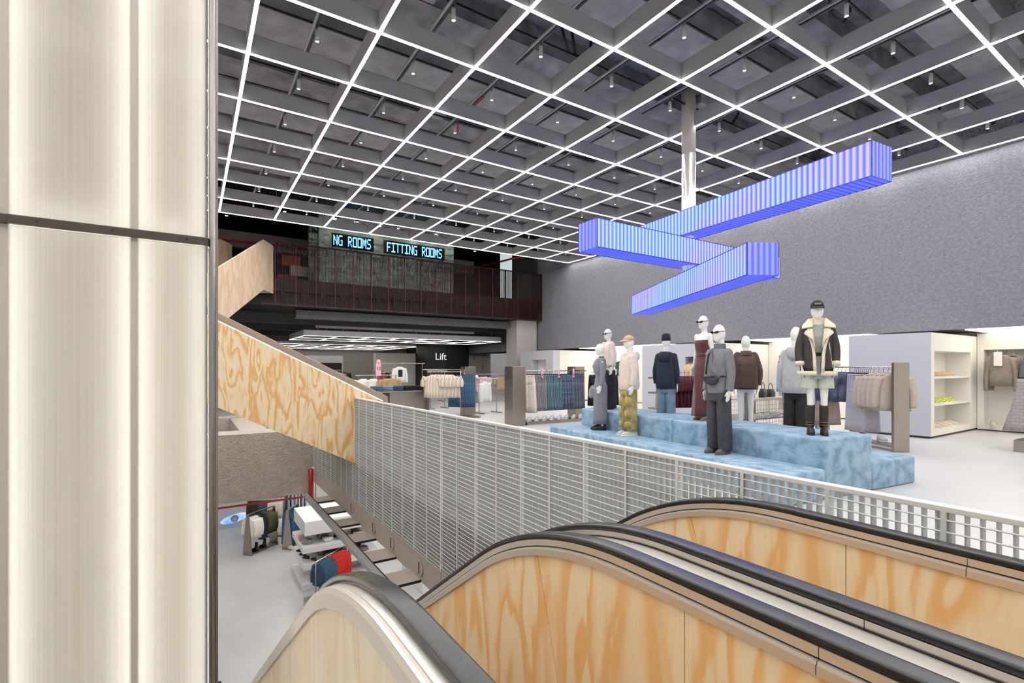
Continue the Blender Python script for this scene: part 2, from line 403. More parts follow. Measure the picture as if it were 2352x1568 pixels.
MB().tube([(.09, YC+.0, -5.4), (.09, YC+.0, 7.7)], .017, 12).build('corner_post', mat('corner_steel', '8f8a86', .3, metal=1), col, True)
MB().box(.093, .118, YC+.004, YC+.05, -5.4, 7.7).build('corner_post', mat('corner_steel', '8f8a86', .3, metal=1), col)

# ================================================================= ESCALATORS
# the path of the handrail top in the plane of a balustrade: flat landing, arc, slope, lower arc, flat
ANG = math.radians(34); RA = 1.7; ZH = 1.014; Y1 = 1.12
def esc_path(y_from=-1.2, low=True):
    P = []
    n = 6
    for k in range(n+1): P.append((y_from+(Y1-y_from)*k/n, ZH, 0, 1))
    for k in range(1, 15):
        a = ANG*k/14; P.append((Y1+RA*math.sin(a), ZH-RA*(1-math.cos(a)), math.sin(a), math.cos(a)))
    ys, zs = P[-1][0], P[-1][1]
    drop = 5.4-RA*(1-math.cos(ANG))-1.2*(1-math.cos(ANG))
    ln = drop/math.sin(ANG)
    for k in range(1, 11): P.append((ys+ln*math.cos(ANG)*k/10, zs-ln*math.sin(ANG)*k/10, math.sin(ANG), math.cos(ANG)))
    ys, zs = P[-1][0], P[-1][1]; R2 = 1.2
    for k in range(1, 9):
        a = ANG*(1-k/8); P.append((ys+R2*(math.sin(ANG)-math.sin(a)), zs-R2*(math.cos(a)-math.cos(ANG)), math.sin(a), math.cos(a)))
    P.append((P[-1][0]+1.0, P[-1][1], 0, 1))
    return P
EP = esc_path()
def cut(P, a, b):
    """part of the path between Y = a and Y = b"""
    out = []
    def interp(y):
        for p, q in zip(P, P[1:]):
            if p[0] <= y <= q[0]:
                t = (y-p[0])/(q[0]-p[0]); return tuple(p[k]+(q[k]-p[k])*t for k in range(4))
        return P[-1]
    out.append(interp(a)); out += [p for p in P if a < p[0] < b]; out.append(interp(b))
    return out
def sweep(mb, P, prof):
    """closed profile of (X, offset along the path normal)"""
    return mb.rings([[(x, y+ny*n, z+nz*n) for x, n in prof] for y, z, ny, nz in P])
def rail_prof(x, w=.06, h=.022):
    return [(x+w/2*math.copysign(abs(math.cos(t))**.3, math.cos(t)), -h/2+h/2*math.copysign(abs(math.sin(t))**.4, math.sin(t))) for t in [2*PI*k/16+PI/16 for k in range(16)]]
def rect(x0, x1, n0, n1): return [(x0, n0), (x1, n0), (x1, n1), (x0, n1)]
ESC = []
for nm, lab in (('a', 'nearest escalator with plywood balustrades and black handrails descending to the lower level'), ('b', 'farther escalator beside the grating balustrade with plywood sides and black handrails')):
    ESC.append(thing('escalator', lab, 'escalator', (.8 if nm == 'a' else 1.75, 1, 0), 'escalators down to the lower level'))
ea, eb = ESC
joints = [-1.2, -.2, .9, 1.62, 2.7, 3.9, 5.1, 6.3, 7.5, 8.7, EP[-1][0]]
def panels(par, x0, x1, m, top=-.08, bot=-.86, js=joints):
    for a, b in zip(js, js[1:]):
        sweep(MB(), cut(EP, a+.0015, b-.0015), rect(x0, x1, bot, top)).build('plywood_panel', m, par)
def handrail(par, x):
    o = sweep(MB(), EP, rail_prof(x)).build('handrail', M['rubber'], par, True)
    sweep(MB(), EP, rect(x-.022, x+.022, -.05, -.022)).build('handrail_guide', M['stain2'], o, True)
    return o
def trim(par, x0, x1, n0, n1, m, nm='steel_trim', js=(-1.2, .55, EP[-1][0])):
    for a, b in zip(js, js[1:]):
        sweep(MB(), cut(EP, a+.001, b-.001), rect(x0, x1, n0, n1)).build(nm, m, par, False)
# near side of the near escalator
panels(ea, .384, .402, M['plyout'], -.094, -1.15, [-1.2, .2, 1.4, 2.6, 3.8, 5.0, 6.2, 7.4, 8.6, EP[-1][0]])
sweep(MB(), EP, [(.374, -.094), (.41, -.094), (.41, -.034), (.395, -.03), (.381, -.036), (.374, -.05)]).build('steel_trim', mat('pale_satin_trim', 'd9d2c9', .4, metal=.6), ea)
sweep(MB(), EP, [(.38, -.06), (.435, -.06), (.435, -.026), (.38, -.034)]).build('deck_plate', M['stain'], ea)
handrail(ea, .45)
panels(ea, .485, .5, M['ply'])
# inner far side of the near escalator and the shared centre deck
def inner(par, x, hx):
    panels(par, x, x+.016, M['ply'])
    trim(par, x-.012, x+.02, -.08, -.057, M['stain2'])
    trim(par, x-.008, x+.02, -.057, -.05, M['stain'], 'steel_lip')
    trim(par, x+.004, x+.02, -.05, -.045, M['black'], 'shadow_gap')
    trim(par, x, x+.03, -.045, -.022, M['stain2'], 'guide_cover')
    return handrail(par, hx)
inner(ea, 1.146, 1.178)
sweep(MB(), EP, rect(1.19, 1.375, -.066, -.046)).build('centre_deck', M['stain'], ea)
sweep(MB(), EP, rect(1.357, 1.372, -.046, -.042)).build('steel_lip', M['black'], ea)
trim(eb, 1.362, 1.385, -.045, -.022, M['stain2'], 'guide_cover')
handrail(eb, 1.39)
panels(eb, 1.405, 1.42, M['ply'])
inner(eb, 2.078, 2.11)
sweep(MB(), EP, rect(2.13, 2.2, -.9, -.06)).build('outer_cladding', M['grey'], eb)
# treads
def treads(par, x0, x1):
    p0 = None
    P = cut(EP, -1.0, EP[-1][0]-.2)
    tr0 = None
    y = .2
    while y < EP[-1][0]-.6:
        q = cut(EP, y, y+.01)[0]; z = q[1]-.98
        if tr0 is None: tr0 = MB().box(x0, x1, y, y+.41, z-.22, z).build('tread', M['dark'], par); y_0, z_0 = y, z
        else: share(tr0, 'tread', par, (0, y-y_0, z-z_0))
        y += .4
treads(ea, .51, 1.145); treads(eb, 1.425, 2.08)

# ================================================================= GRATING BALUSTRADE round the void
BX = 2.3
bal = thing('grating_balustrade', 'galvanised steel grating balustrade along the edge of the void', 'balustrade', (BX, 6, -.62))
ZB0, ZB1 = -.62, 1.1
bevel(MB().box(BX-.022, BX+.026, -.6, 12.3, ZB1-.022, ZB1).build('top_rail', mat('pale_galvanised_rail', 'e2e4e3', .4, metal=.2), bal), .003)
MB().box(BX-.02, BX+.02, -.6, 12.3, ZB0, ZB0+.012).build('bottom_rail', M['galv'], bal)
b0 = None; n = 0
y = .28
while y < 12.28:
    k = round((y-.28)/.0411)
    if b0 is None: b0 = MB().box(BX-.018, BX+.022, y-.003, y+.003, ZB0, ZB1-.02).build('flat_bar', M['galv'], bal); yb = y
    else: share(b0, 'flat_bar', bal, (0, y-yb, 0))
    y += .0411
r0 = None
for k in range(39):
    z = 1.05-.0428*k
    if r0 is None: r0 = MB().tube([(BX-.02, -.6, z), (BX-.02, 12.28, z)], .0032, 6).build('cross_rod', mat('pale_galvanised_rod', 'e0e2e1', .4, metal=.1), bal)
    else: share(r0, 'cross_rod', bal, (0, 0, -.0428*k))
p0 = None
for k in range(31):
    yy = .668+.391*k-.391
    if p0 is None: p0 = MB().box(BX-.025, BX+.022, yy-.008, yy+.008, ZB0, ZB1-.02).build('panel_edge', mat('pale_galvanised_rail', 'e2e4e3', .4, metal=.2), bal); yp = yy
    else: share(p0, 'panel_edge', bal, (0, yy-yp, 0))
# steel edge beam under the grating and the ladder frame beside it
eb_ = thing('edge_beam', 'taupe steel edge beam under the grating with a ladder of cross plates', 'beam', (2.1, 6, -1.0))
for y0, y1 in ((-.6, 5.0), (5.01, 6.5), (6.51, 8.0), (8.01, 9.6), (9.61, 11.7)):
    MB().box(2.3, 2.33, y0, y1, -.95, -.63).build('web_plate', M['taupe'], eb_)
for y in (5.6, 6.6, 7.4, 8.6):
    d = MB(); d.tube([(2.285, y, -.79), (2.3, y, -.79)], .1, 20); d.build('round_cover', M['taupe'], eb_)
    MB().box(2.28, 2.286, y-.012, y+.012, -.86, -.72).build('slot', M['dark'], eb_)
MB().box(1.86, 1.95, -.6, 10.5, -.96, -.9).build('long_flange', mat('grey_flange', '8f908e', .5), eb_)
MB().box(1.945, 1.955, -.6, 10.5, -1.0, -.89).build('flange_edge', M['black'], eb_)
for k in range(8):
    y = 9.82-.85*k
    MB().box(1.95, 2.3, y, y+.4, -.95, -.93).build('cross_plate', M['taupe'], eb_)
    MB().box(1.95, 2.3, y-.006, y, -.955, -.925).build('cross_plate_edge', M['black'], eb_)

# ================================================================= PLYWOOD STAIRS
st = thing('staircase', 'plywood-clad staircase rising over the void with a bronze steel handrail', 'stairs', (1, 9, 0))
Y8 = 8.35; SL = -.5135
def zt(x): return 2.26+SL*(x-.32)
def zb(x): return 1.02+SL*(x-.32)
def stair_side(y, m, nm='side_panel'):
    for a, b in ((-3.2, -.9), (-.9, 1.55), (1.55, 2.3)):
        p = [(a+.001, y, zt(a)), (b-.001, y, zt(b)), (b-.001, y, max(zb(b), -.01)), (a+.001, y, zb(a))]
        MB().prism(p, (0, .03, 0)).build(nm, m, st)
    MB().prism([(2.3, y, zt(2.3)), (2.67, y, zt(2.67)), (2.67, y, 1.0), (2.3, y, 1.0)], (0, .03, 0)).build(nm, m, st)
stair_side(Y8, M['plystair']); stair_side(9.95, M['plystair'])
brz = mat('bronze_steel_rail', 'a59486', .38, metal=.6)
for y in (Y8, 9.95):
    h = MB().prism([(-3.2, y-.03, zt(-3.2)+.02), (2.83, y-.03, zt(2.83)+.02), (2.83, y-.03, zt(2.83)+.125), (-3.2, y-.03, zt(-3.2)+.13)], (0, .09, 0)).build('handrail', brz, st)
    bevel(h, .006)
    MB().prism([(-3.2, y-.012, zt(-3.2)+.008), (2.75, y-.012, zt(2.75)+.008), (2.75, y-.012, zt(2.75)+.018), (-3.2, y-.012, zt(-3.2)+.018)], (0, .06, 0)).build('light_strip', emit_mat('stair_led', 'fff0dc', 2.2), h)
MB().prism([(-3.2, Y8+.03, zb(-3.2)+.01), (2.3, Y8+.03, zb(2.3)+.01), (2.3, Y8+.03, zb(2.3)+.05), (-3.2, Y8+.03, zb(-3.2)+.05)], (0, 1.57, 0)).build('soffit', M['plystair'], st)
for k in range(17):
    x = 2.3-.32*k
    MB().box(x-.34, x, Y8+.03, 9.95, zb(x-.34)+.055, zb(x-.34)+.1).build('tread', mat('stair_tread', 'b9a58a', .6), st)
us = thing('upper_stair', 'upper plywood stair flight climbing to the gallery', 'stairs', (1.5, 18.5, 3))
dx, dy = math.sin(math.radians(27)), math.cos(math.radians(27))
def up(t, z, off=0): return (2.64-dx*t-dy*off, 20.9-dy*t+dx*off, z)
TS = math.tan(math.radians(26))
def ztop(t): return 6.22 if t < .94 else 6.22-(t-.94)*.497
def zbot(t): return 4.4 if t < .94 else 4.41-(t-.94)*.475
for off in (0, 1.5):
    for a, b in ((0, .94), (.94, 3.4), (3.4, 7.5)):
        o = MB().prism([up(a, ztop(a), off), up(b, ztop(b), off), up(b, zbot(b), off), up(a, zbot(a), off)], (-dy*.05, dx*.05, 0)).build('side_panel', M['plyup'], us)
MB().hexa([up(0, 4.42, .05), up(.94, 4.42, .05), up(.94, 4.42, 1.5), up(0, 4.42, 1.5), up(0, 4.6, .05), up(.94, 4.6, .05), up(.94, 4.6, 1.5), up(0, 4.6, 1.5)]).build('landing', M['plyup'], us)
MB().hexa([up(.94, 4.42, .05), up(7.5, zbot(7.5)+.01, .05), up(7.5, zbot(7.5)+.01, 1.5), up(.94, 4.42, 1.5), up(.94, 4.6, .05), up(7.5, zbot(7.5)+.2, .05), up(7.5, zbot(7.5)+.2, 1.5), up(.94, 4.6, 1.5)]).build('soffit', M['plyup'], us)

# ================================================================= GALLERY: red grating, fitting-room wall
ga = thing('gallery_balustrade', 'tall dark red grating balustrade across the front of the gallery', 'balustrade', (9, 20.9, 4))
GM = M['maroon']
MB().box(2.67, 15.28, 20.88, 20.93, 6.36, 6.41).build('top_rail', GM, ga)
MB().box(2.2, 15.28, 20.88, 20.93, 3.98, 4.03).build('bottom_rail', GM, ga)
b0 = None
redbar = mat('red_grating_edge', '5e2022', .45)
for k in range(18):
    x = 2.69+.74*k
    if b0 is None: b0 = MB().box(x-.012, x+.012, 20.855, 20.93, 3.98, 6.4).build('post', redbar, ga); xb = x
    else: share(b0, 'post', ga, (x-xb, 0, 0))
b0 = None
for k in range(214):
    x = 2.72+.0587*k
    if b0 is None: b0 = MB().box(x-.004, x+.004, 20.88, 20.925, 4.0, 6.38).build('flat_bar', GM, ga); xb = x
    else: share(b0, 'flat_bar', ga, (x-xb, 0, 0))
b0 = None
for k in range(40):
    z = 4.05+.0585*k
    if b0 is None: b0 = MB().box(2.67, 15.28, 20.873, 20.88, z-.003, z+.003).build('cross_rod', GM, ga)
    else: share(b0, 'cross_rod', ga, (0, 0, z-4.05))
# fitting-room block of crumpled greenish metal with a scrolling sign
fm = mat('crumpled_green_metal', 'a9b8ae', .35, metal=.45, bump=1.0, bscale=2.2, var=.12, vscale=2.5, stretch=(1, 1, 2.2), detail=7)
fm.node_tree.nodes['Bump'].inputs['Distance'].default_value = .25
FY = 21.75
pL, pR = at(712, 600, Y=FY), at(1042, 620, Y=FY)
fb = thing('fitting_room_block', 'crumpled greenish metal block of the fitting rooms behind the red grating', 'fitting room', ((pL.x+pR.x)/2, FY+1.5, 5.02))
MB().box(pL.x+.35, pR.x, FY, FY+2.4, 5.03, 7.95).build('front_wall', fm, fb)
for k in range(3):
    MB().tube([(pL.x+.12*k+.06, FY+.25, 5.03), (pL.x+.12*k+.06, FY+.25, 7.95)], .075, 14).build('rounded_edge', fm, fb, True)
for k in range(7):
    x = pL.x+.9+k*.9
    o = tag(MB().lathe([(.01, .26), (.01, .1), (.07, .1), (.07, 0), (.06, 0), (.06, .03)], (x, FY-.45, 7.75), 12).build('downlight', M['black']), 'black downlight washing the fitting room wall', 'spotlight', 'downlights over the fitting room wall')
    MB().lathe([(.001, .01), (.058, .01), (.058, .02), (.001, .02)], (x, FY-.45, 7.75), 12).build('lens', emit_mat('downlight_lens', 'f4fff8', 900), o)
for k in range(8):
    x = 1.2+1.9*k
    o = tag(MB().lathe([(.012, .25), (.012, .1), (.07, .1), (.07, 0), (.06, 0), (.06, .03)], (x, 23.2 if k < 1 or k > 5 else 21.35, 7.72), 10).build('gallery_spotlight', M['black']), 'black spotlight in the dark gallery ceiling', 'spotlight', 'spotlights in the gallery ceiling')
    MB().lathe([(.001, .01), (.058, .01), (.058, .02), (.001, .02)], (x, 23.2 if k < 1 or k > 5 else 21.35, 7.72), 10).build('lens', emit_mat('gallery_lens', 'fff2e2', 260), o)
# sign: letters out of lit blocks on a 5 x 7 raster
FONT = {'F': '11111 10000 10000 11110 10000 10000 10000', 'I': '11111 00100 00100 00100 00100 00100 11111', 'T': '11111 00100 00100 00100 00100 00100 00100',
        'N': '10001 11001 11001 10101 10011 10011 10001', 'G': '01111 10000 10000 10011 10001 10001 01111', 'R': '11110 10001 10001 11110 10100 10010 10001',
        'O': '11111 10001 10001 10001 10001 10001 11111', 'M': '10001 11011 11011 10101 10101 10001 10001', 'S': '01111 10000 10000 01110 00001 00001 11110', ' ': '00000 '*6+'00000'}
sg = thing('led_sign', 'black scrolling sign with pale blue pixel letters reading FITTING ROOMS', 'sign', (8.5, FY-.06, 7.0))
SH = at(889, 556, Y=FY-.06); SE = at(1015, 590, Y=FY-.06)
S0 = at(765, 541, Y=FY-.06); S1 = at(1020, 590, Y=FY-.06)
zs = 7.12; ch = .055
for q0, q1 in ((766, 856), (885, 1019)):
    MB().box(at(q0, 550, Y=FY-.06).x-.06, at(q1, 570, Y=FY-.06).x+.05, FY-.05, FY-.005, 6.68, 7.25).build('screen_board', mat('sign_black', '0b0d14', .35), sg)
blue = emit_mat('sign_blue', '7cc6ff', 2.2, False)
def letters(txt, x0, x1, ztop):
    n = len(txt); cw = (x1-x0)/(n*6-1)
    for k, c in enumerate(txt):
        if c == ' ': continue
        mb = MB()
        for r, row in enumerate(FONT[c].split()):
            for q, bit in enumerate(row):
                if bit == '1': mb.box(x0+(k*6+q)*cw, x0+(k*6+q)*cw+cw*.94, FY-.062, FY-.05, ztop-(r+.94)*.062, ztop-r*.062)
        mb.build('letter', blue, sg, label='pale blue pixel letter '+c)
aL, aR = at(766, 550, Y=FY-.06).x, at(852, 560, Y=FY-.06).x
bL, bR = at(889, 560, Y=FY-.06).x, at(1015, 575, Y=FY-.06).x
letters('NG ROOMS', aL, aR, 7.18)
letters('FITTING ROOMS', bL, bR, 7.18)
# plain shelves and a pale panel with its own glow on the gallery
glp = tag(MB().box(13.4, 14.1, 21.9, 21.95, 5.03, 7.6).build('pale_panel', emit_mat('pale_panel_glow', 'cfe0df', .75)), 'pale glowing panel standing on the gallery near the concrete wall', 'screen')
for k, (x, c, z) in enumerate(((3.0, '9a2a2a', 5.5), (3.5, 'b9b2ac', 5.35), (3.2, 'b63a34', 6.0))):
    tag(MB().box(x, x+.7, 22.6, 22.9, 5.03+.42*k, 5.45+.42*k).build('display_shelf', mat('gallery_shelf%d' % k, c, .6)), ['low red merchandise shelf on the gallery behind the grating', 'pale middle merchandise shelf on the gallery behind the grating', 'topmost red merchandise shelf on the gallery behind the grating'][k], 'shelf')
# ================================================================= BLUE LIGHT BOXES on the pole
def ribbed_blue(name, c0, c1, c2, strength, axis_len):
    m = bpy.data.materials.new(name); m.use_nodes = True; m.cycles.emission_sampling = 'NONE'; nt = m.node_tree; nt.nodes.remove(nt.nodes['Principled BSDF'])
    N = nt.nodes.new; L = nt.links.new
    tc = N('ShaderNodeTexCoord'); sp = N('ShaderNodeSeparateXYZ'); L(tc.outputs['Object'], sp.inputs[0])
    w = N('ShaderNodeMath'); w.operation = 'MULTIPLY'; w.inputs[1].default_value = 2*PI/.092; L(sp.outputs[0], w.inputs[0])  # rib shading painted as a colour wave in the glow
    sn = N('ShaderNodeMath'); sn.operation = 'SINE'; L(w.outputs[0], sn.inputs[0])
    n = N('ShaderNodeTexNoise'); n.inputs['Scale'].default_value = .7; n.inputs['Detail'].default_value = 1; L(tc.outputs['Object'], n.inputs[0])
    r1 = N('ShaderNodeValToRGB'); r1.color_ramp.elements[0].position = .38; r1.color_ramp.elements[1].position = .62
    r1.color_ramp.elements[0].color = lin(rgb(c1)); r1.color_ramp.elements[1].color = lin(rgb(c2)); L(n.outputs[0], r1.inputs[0])
    mr = N('ShaderNodeMapRange'); mr.inputs['From Min'].default_value = -1; mr.inputs['From Max'].default_value = 1; L(sn.outputs[0], mr.inputs['Value'])
    mx = N('ShaderNodeMixRGB'); mx.inputs[1].default_value = lin(rgb(c0)); L(mr.outputs[0], mx.inputs[0]); L(r1.outputs[0], mx.inputs[2])
    e = N('ShaderNodeEmission'); e.inputs[1].default_value = strength; L(mx.outputs[0], e.inputs[0])
    L(e.outputs[0], nt.nodes['Material Output'].inputs[0])
    return m
sideM = ribbed_blue('blue_ribbed_side', '5f6cf0', '9cc0ff', 'b6aafc', 1.5, 5.7)
botM = ribbed_blue('blue_ribbed_bottom', '4350ee', '5f6cff', '6a72ff', 1.2, 5.7)
PX, PY = 8.73, 6.75
bl = 'box-shaped blue glowing light, ribbed, on the central pole: '
def light_box(z0, dirv, back, fwd, lab, W=.5, H=.5):
    """box of ribbed glowing panels; local x runs along the box"""
    rz = math.atan2(dirv[1], dirv[0])
    t = thing('light_box', lab, 'light', (PX, PY, z0), 'blue ribbed light boxes on the pole', rz)
    WLOC[t.name] = (0, 0, 0)
    x0, x1 = -back, fwd; h = W/2; n = int((x1-x0)/.023)*1
    def side(y, sg):
        # corrugated skin
        top = []; bot = []
        for k in range(n+1):
            x = x0+(x1-x0)*k/n; o = .006*math.sin(2*PI*x/.092)
            top.append((x, y+sg*o, H)); bot.append((x, y+sg*o, 0))
        return MB().sheet([bot, top] if sg < 0 else [top, bot])
    side(-h, -1).build('ribbed_side', sideM, t); side(h, 1).build('ribbed_side', sideM, t)
    for z, sg, nm in ((0, -1, 'ribbed_underside'), (H, 1, 'ribbed_top')):
        a = []; b = []
        for k in range(n+1):
            x = x0+(x1-x0)*k/n; o = .006*math.sin(2*PI*x/.092); a.append((x, -h, z+sg*o)); b.append((x, h, z+sg*o))
        MB().sheet([a, b] if sg > 0 else [b, a]).build(nm, botM if z == 0 else sideM, t)
    for x, sg in ((x0, -1), (x1, 1)):
        n2 = 22; a = []; b = []
        for k in range(n2+1):
            y = -h+2*h*k/n2; o = .006*math.sin(2*PI*y/.092); a.append((x+sg*o, y, 0)); b.append((x+sg*o, y, H))
        MB().sheet([a, b] if sg > 0 else [b, a]).build('ribbed_end', endM, t)
    ed = mat('blue_edge', '2b2f86', .4)
    for y in (-h, h):
        for z in (0, H): MB().box(x0-.006, x1+.006, y-.006, y+.006, z-.006, z+.006).build('edge_trim', ed, t)
    for x in (x0, x1):
        for y in (-h, h): MB().box(x-.006, x+.006, y-.006, y+.006, 0, H).build('edge_trim', ed, t)
    return t
# end caps have ribs across local y
endM = ribbed_blue('blue_ribbed_end', '5c66f4', '8290ff', '9a9cff', 1.3, .5)
for nd in endM.node_tree.nodes:
    if nd.type == 'SEPXYZ':
        for l in list(endM.node_tree.links):
            if l.from_node == nd: to = l.to_socket; endM.node_tree.links.remove(l); endM.node_tree.links.new(nd.outputs[1], to)
da = Vector((math.sin(math.radians(6)), math.cos(math.radians(6))))
light_box(4.31, da, 3.62, 2.05, 'topmost blue ribbed light box, reaching towards the concrete wall side of the frame')
light_box(3.70, Vector((1, 0)), 2.78, 3.0, 'middle blue ribbed light box, pointing towards the red gallery side', )
dc = Vector((math.sin(math.radians(29)), math.cos(math.radians(29))))
light_box(3.02, dc, 2.72, 3.1, 'lowest blue ribbed light box, narrowing away below the other two')
pole = thing('light_pole', 'round crumpled mirror-metal pole carrying the blue light boxes', 'pole', (PX, PY, 3.1))
MB().tube([(PX, PY, 3.05), (PX, PY, 6.03)], .14, 28).build('shaft', mat('crumpled_mirror', 'efece6', .28, metal=.75, bump=.6, bscale=5, stretch=(2, 2, .3), detail=2), pole, True)
MB().tube([(PX, PY, 6.03), (PX, PY, 7.75)], .142, 28).build('collar', M['taupe'], pole, True)
# ================================================================= BLUE PLUSH PLATFORM
def plush(name, lo, hi):
    m = mat(name, hi, .85, bump=.35, bscale=26, stretch=(1, 1, 1))
    nt = m.node_tree; b = nt.nodes['Principled BSDF']; N = nt.nodes.new; L = nt.links.new
    tc = N('ShaderNodeTexCoord'); n = N('ShaderNodeTexNoise'); n.inputs['Scale'].default_value = 5.5; n.inputs['Detail'].default_value = 6; n.inputs['Distortion'].default_value = .35
    r = N('ShaderNodeValToRGB'); r.color_ramp.elements[0].position = .36; r.color_ramp.elements[1].position = .6
    r.color_ramp.elements[0].color = lin(rgb(lo)); r.color_ramp.elements[1].color = lin(rgb(hi))
    L(tc.outputs['Object'], n.inputs[0]); L(n.outputs[0], r.inputs[0]); L(r.outputs[0], b.inputs['Base Color'])
    b.inputs['Sheen Weight'].default_value = .5; b.inputs['Sheen Roughness'].default_value = .4; b.inputs['Sheen Tint'].default_value = lin(rgb('cfe6f8'))
    return m
plushM = plush('blue_plush', '6c8ba5', '96b3c9')
PL0 = Vector((5.75, 3.08, 0)); PLA = math.radians(6.3)
LAX = Vector((math.sin(PLA), math.cos(PLA), 0)); WAX = Vector((math.cos(PLA), -math.sin(PLA), 0))
def pblock(l0, l1, w0, w1, h, lab):
    c = PL0+LAX*((l0+l1)/2)+WAX*((w0+w1)/2)
    o = bpy.data.objects.new('platform_block', None)
    bm = bmesh.new(); bmesh.ops.create_cube(bm, size=1)
    sx, sy = (w1-w0)-.004, (l1-l0)-.004
    for v in bm.verts: v.co = Vector((v.co.x*sx, v.co.y*sy, (v.co.z+.5)*h))
    bmesh.ops.bevel(bm, geom=[e for e in bm.edges], offset=.035, segments=4, profile=.5, affect='EDGES')
    for f in bm.faces: f.smooth = True
    me = bpy.data.meshes.new('platform_block'); bm.to_mesh(me); bm.free(); me.materials.append(plushM)
    o = bpy.data.objects.new('platform_block', me); C.objects.link(o); o.location = c; o.rotation_euler = (0, 0, -PLA)
    return tag(o, lab, 'platform', 'blue plush platform blocks')
HS, HU = .37, .73
for l0, l1, lab in ((0, 1.75, 'low blue plush front block under the grey-sweater mannequin, nearest the camera'), (1.75, 3.6, 'low blue plush front block between two seams, next to the olive-trousered mannequin'), (3.6, 5.35, 'low blue plush front block at the far end, under the grey-dressed mannequin')):
    pblock(l0, l1, 0, .7, HS, lab)
for l0, l1, lab in ((0, 2.55, 'tall blue plush block under the shearling-jacketed mannequin'), (2.55, 5.2, 'tall blue plush block under the strapless-dress mannequin')):
    pblock(l0, l1, .7, 1.68, HU, lab)
for l0, l1, lab in ((0, 2.55, 'low blue plush rear block reaching out beside the steel rack post'), (2.55, 5.2, 'low blue plush rear block behind the tall far block')):
    pblock(l0, l1, 1.68, 2.72, HS, lab)

# ================================================================= MANNEQUINS
def squash(mb, k=.72):
    mb.v = [((math.copysign(.07+(abs(x)-.07)*k, x) if abs(x) > .07 else x), y, z) for x, y, z in mb.v]
    return mb
def ring(c, rx, ry, n, f=0, k=0, ph=0, sq=2.0):
    o = []
    for j in range(n):
        t = 2*PI*j/n; cx = math.cos(t); sx = math.sin(t); e = 2/sq
        g = 1+f*math.sin(k*t+ph)+f*.5*math.sin((k*2+1)*t+ph*1.7)
        o.append((c[0]+rx*g*math.copysign(abs(cx)**e, cx), c[1]+ry*g*math.copysign(abs(sx)**e, sx), c[2]))
    return o
def loft(mb, secs, n=32, cap=True, sub=3):
    """secs: (z, cx, cy, rx, ry, fold, folds, phase, squareness); linear in between with smoothing"""
    S = [tuple(s)+(0, 5, 0, 2.2)[len(s)-5:] if len(s) < 9 else tuple(s) for s in secs]
    out = []
    for a, b in zip(S, S[1:]):
        for q in range(sub):
            t = q/sub; out.append(tuple(a[i]+(b[i]-a[i])*t for i in range(9)))
    out.append(S[-1])
    return mb.rings([ring((s[1], s[2], s[0]), s[3], s[4], n, s[5], round(s[6]), s[7], s[8]) for s in out], cap)
def limb(mb, pts, rad, n=16, wr=0, k=3, sub=5, cap=True, seed=0):
    """smooth tapering limb through pts with wrinkle waves"""
    rnd = random.Random(seed); P = []; R = []
    pts = [Vector(p) for p in pts]
    m = len(pts)
    for a in range(m-1):
        p0, p1, p2, p3 = pts[max(a-1, 0)], pts[a], pts[a+1], pts[min(a+2, m-1)]
        for q in range(sub):
            t = q/sub
            P.append(.5*((2*p1)+(p2-p0)*t+(2*p0-5*p1+4*p2-p3)*t*t+(3*p1-p0-3*p2+p3)*t**3))
            R.append((rad[a]+(rad[a+1]-rad[a])*t)*(1+wr*rnd.uniform(-1, 1)))
    P.append(pts[-1]); R.append(rad[-1])
    return mb.tube(P, R, n, cap)
def hand(mb, s, w, dirv=(0, -.25, -1)):
    """open relaxed hand hanging from wrist w; s = side"""
    d = Vector(dirv).normalized(); w = Vector(w); f = Vector((0, -1, 0)); f = (f-d*f.dot(d)).normalized(); sd = Vector((s, 0, 0))
    mb.rings([[tuple(w+d*t+f*(a*math.cos(q))*.042+sd*b*math.sin(q)*.016) for q in [2*PI*j/10 for j in range(10)]] for t, a, b in ((-.02, .7, 1.3), (.02, .85, 1.2), (.06, 1.0, 1.1), (.095, .92, .9))])
    for k, (o, ln) in enumerate(((.03, .07), (.011, .082), (-.009, .076), (-.027, .06))):
        b0 = w+d*.085+f*o
        mb.tube([b0, b0+d*ln*.5-sd*.004, b0+d*ln-sd*.018], [.0105, .0098, .0075], 7)
    t0 = w+d*.03+f*.035
    mb.tube([t0, t0+d*.035+f*.02-sd*.008, t0+d*.07+f*.022-sd*.02], [.013, .0115, .009], 7)
ARM = {}
def arm_pts(s, fem): 
    w = .165 if fem else .195
    return [(s*w, .0, 1.385 if fem else 1.43), (s*(w+.035), .015, 1.13 if fem else 1.16), (s*(w+.05), -.035, .885 if fem else .90)]
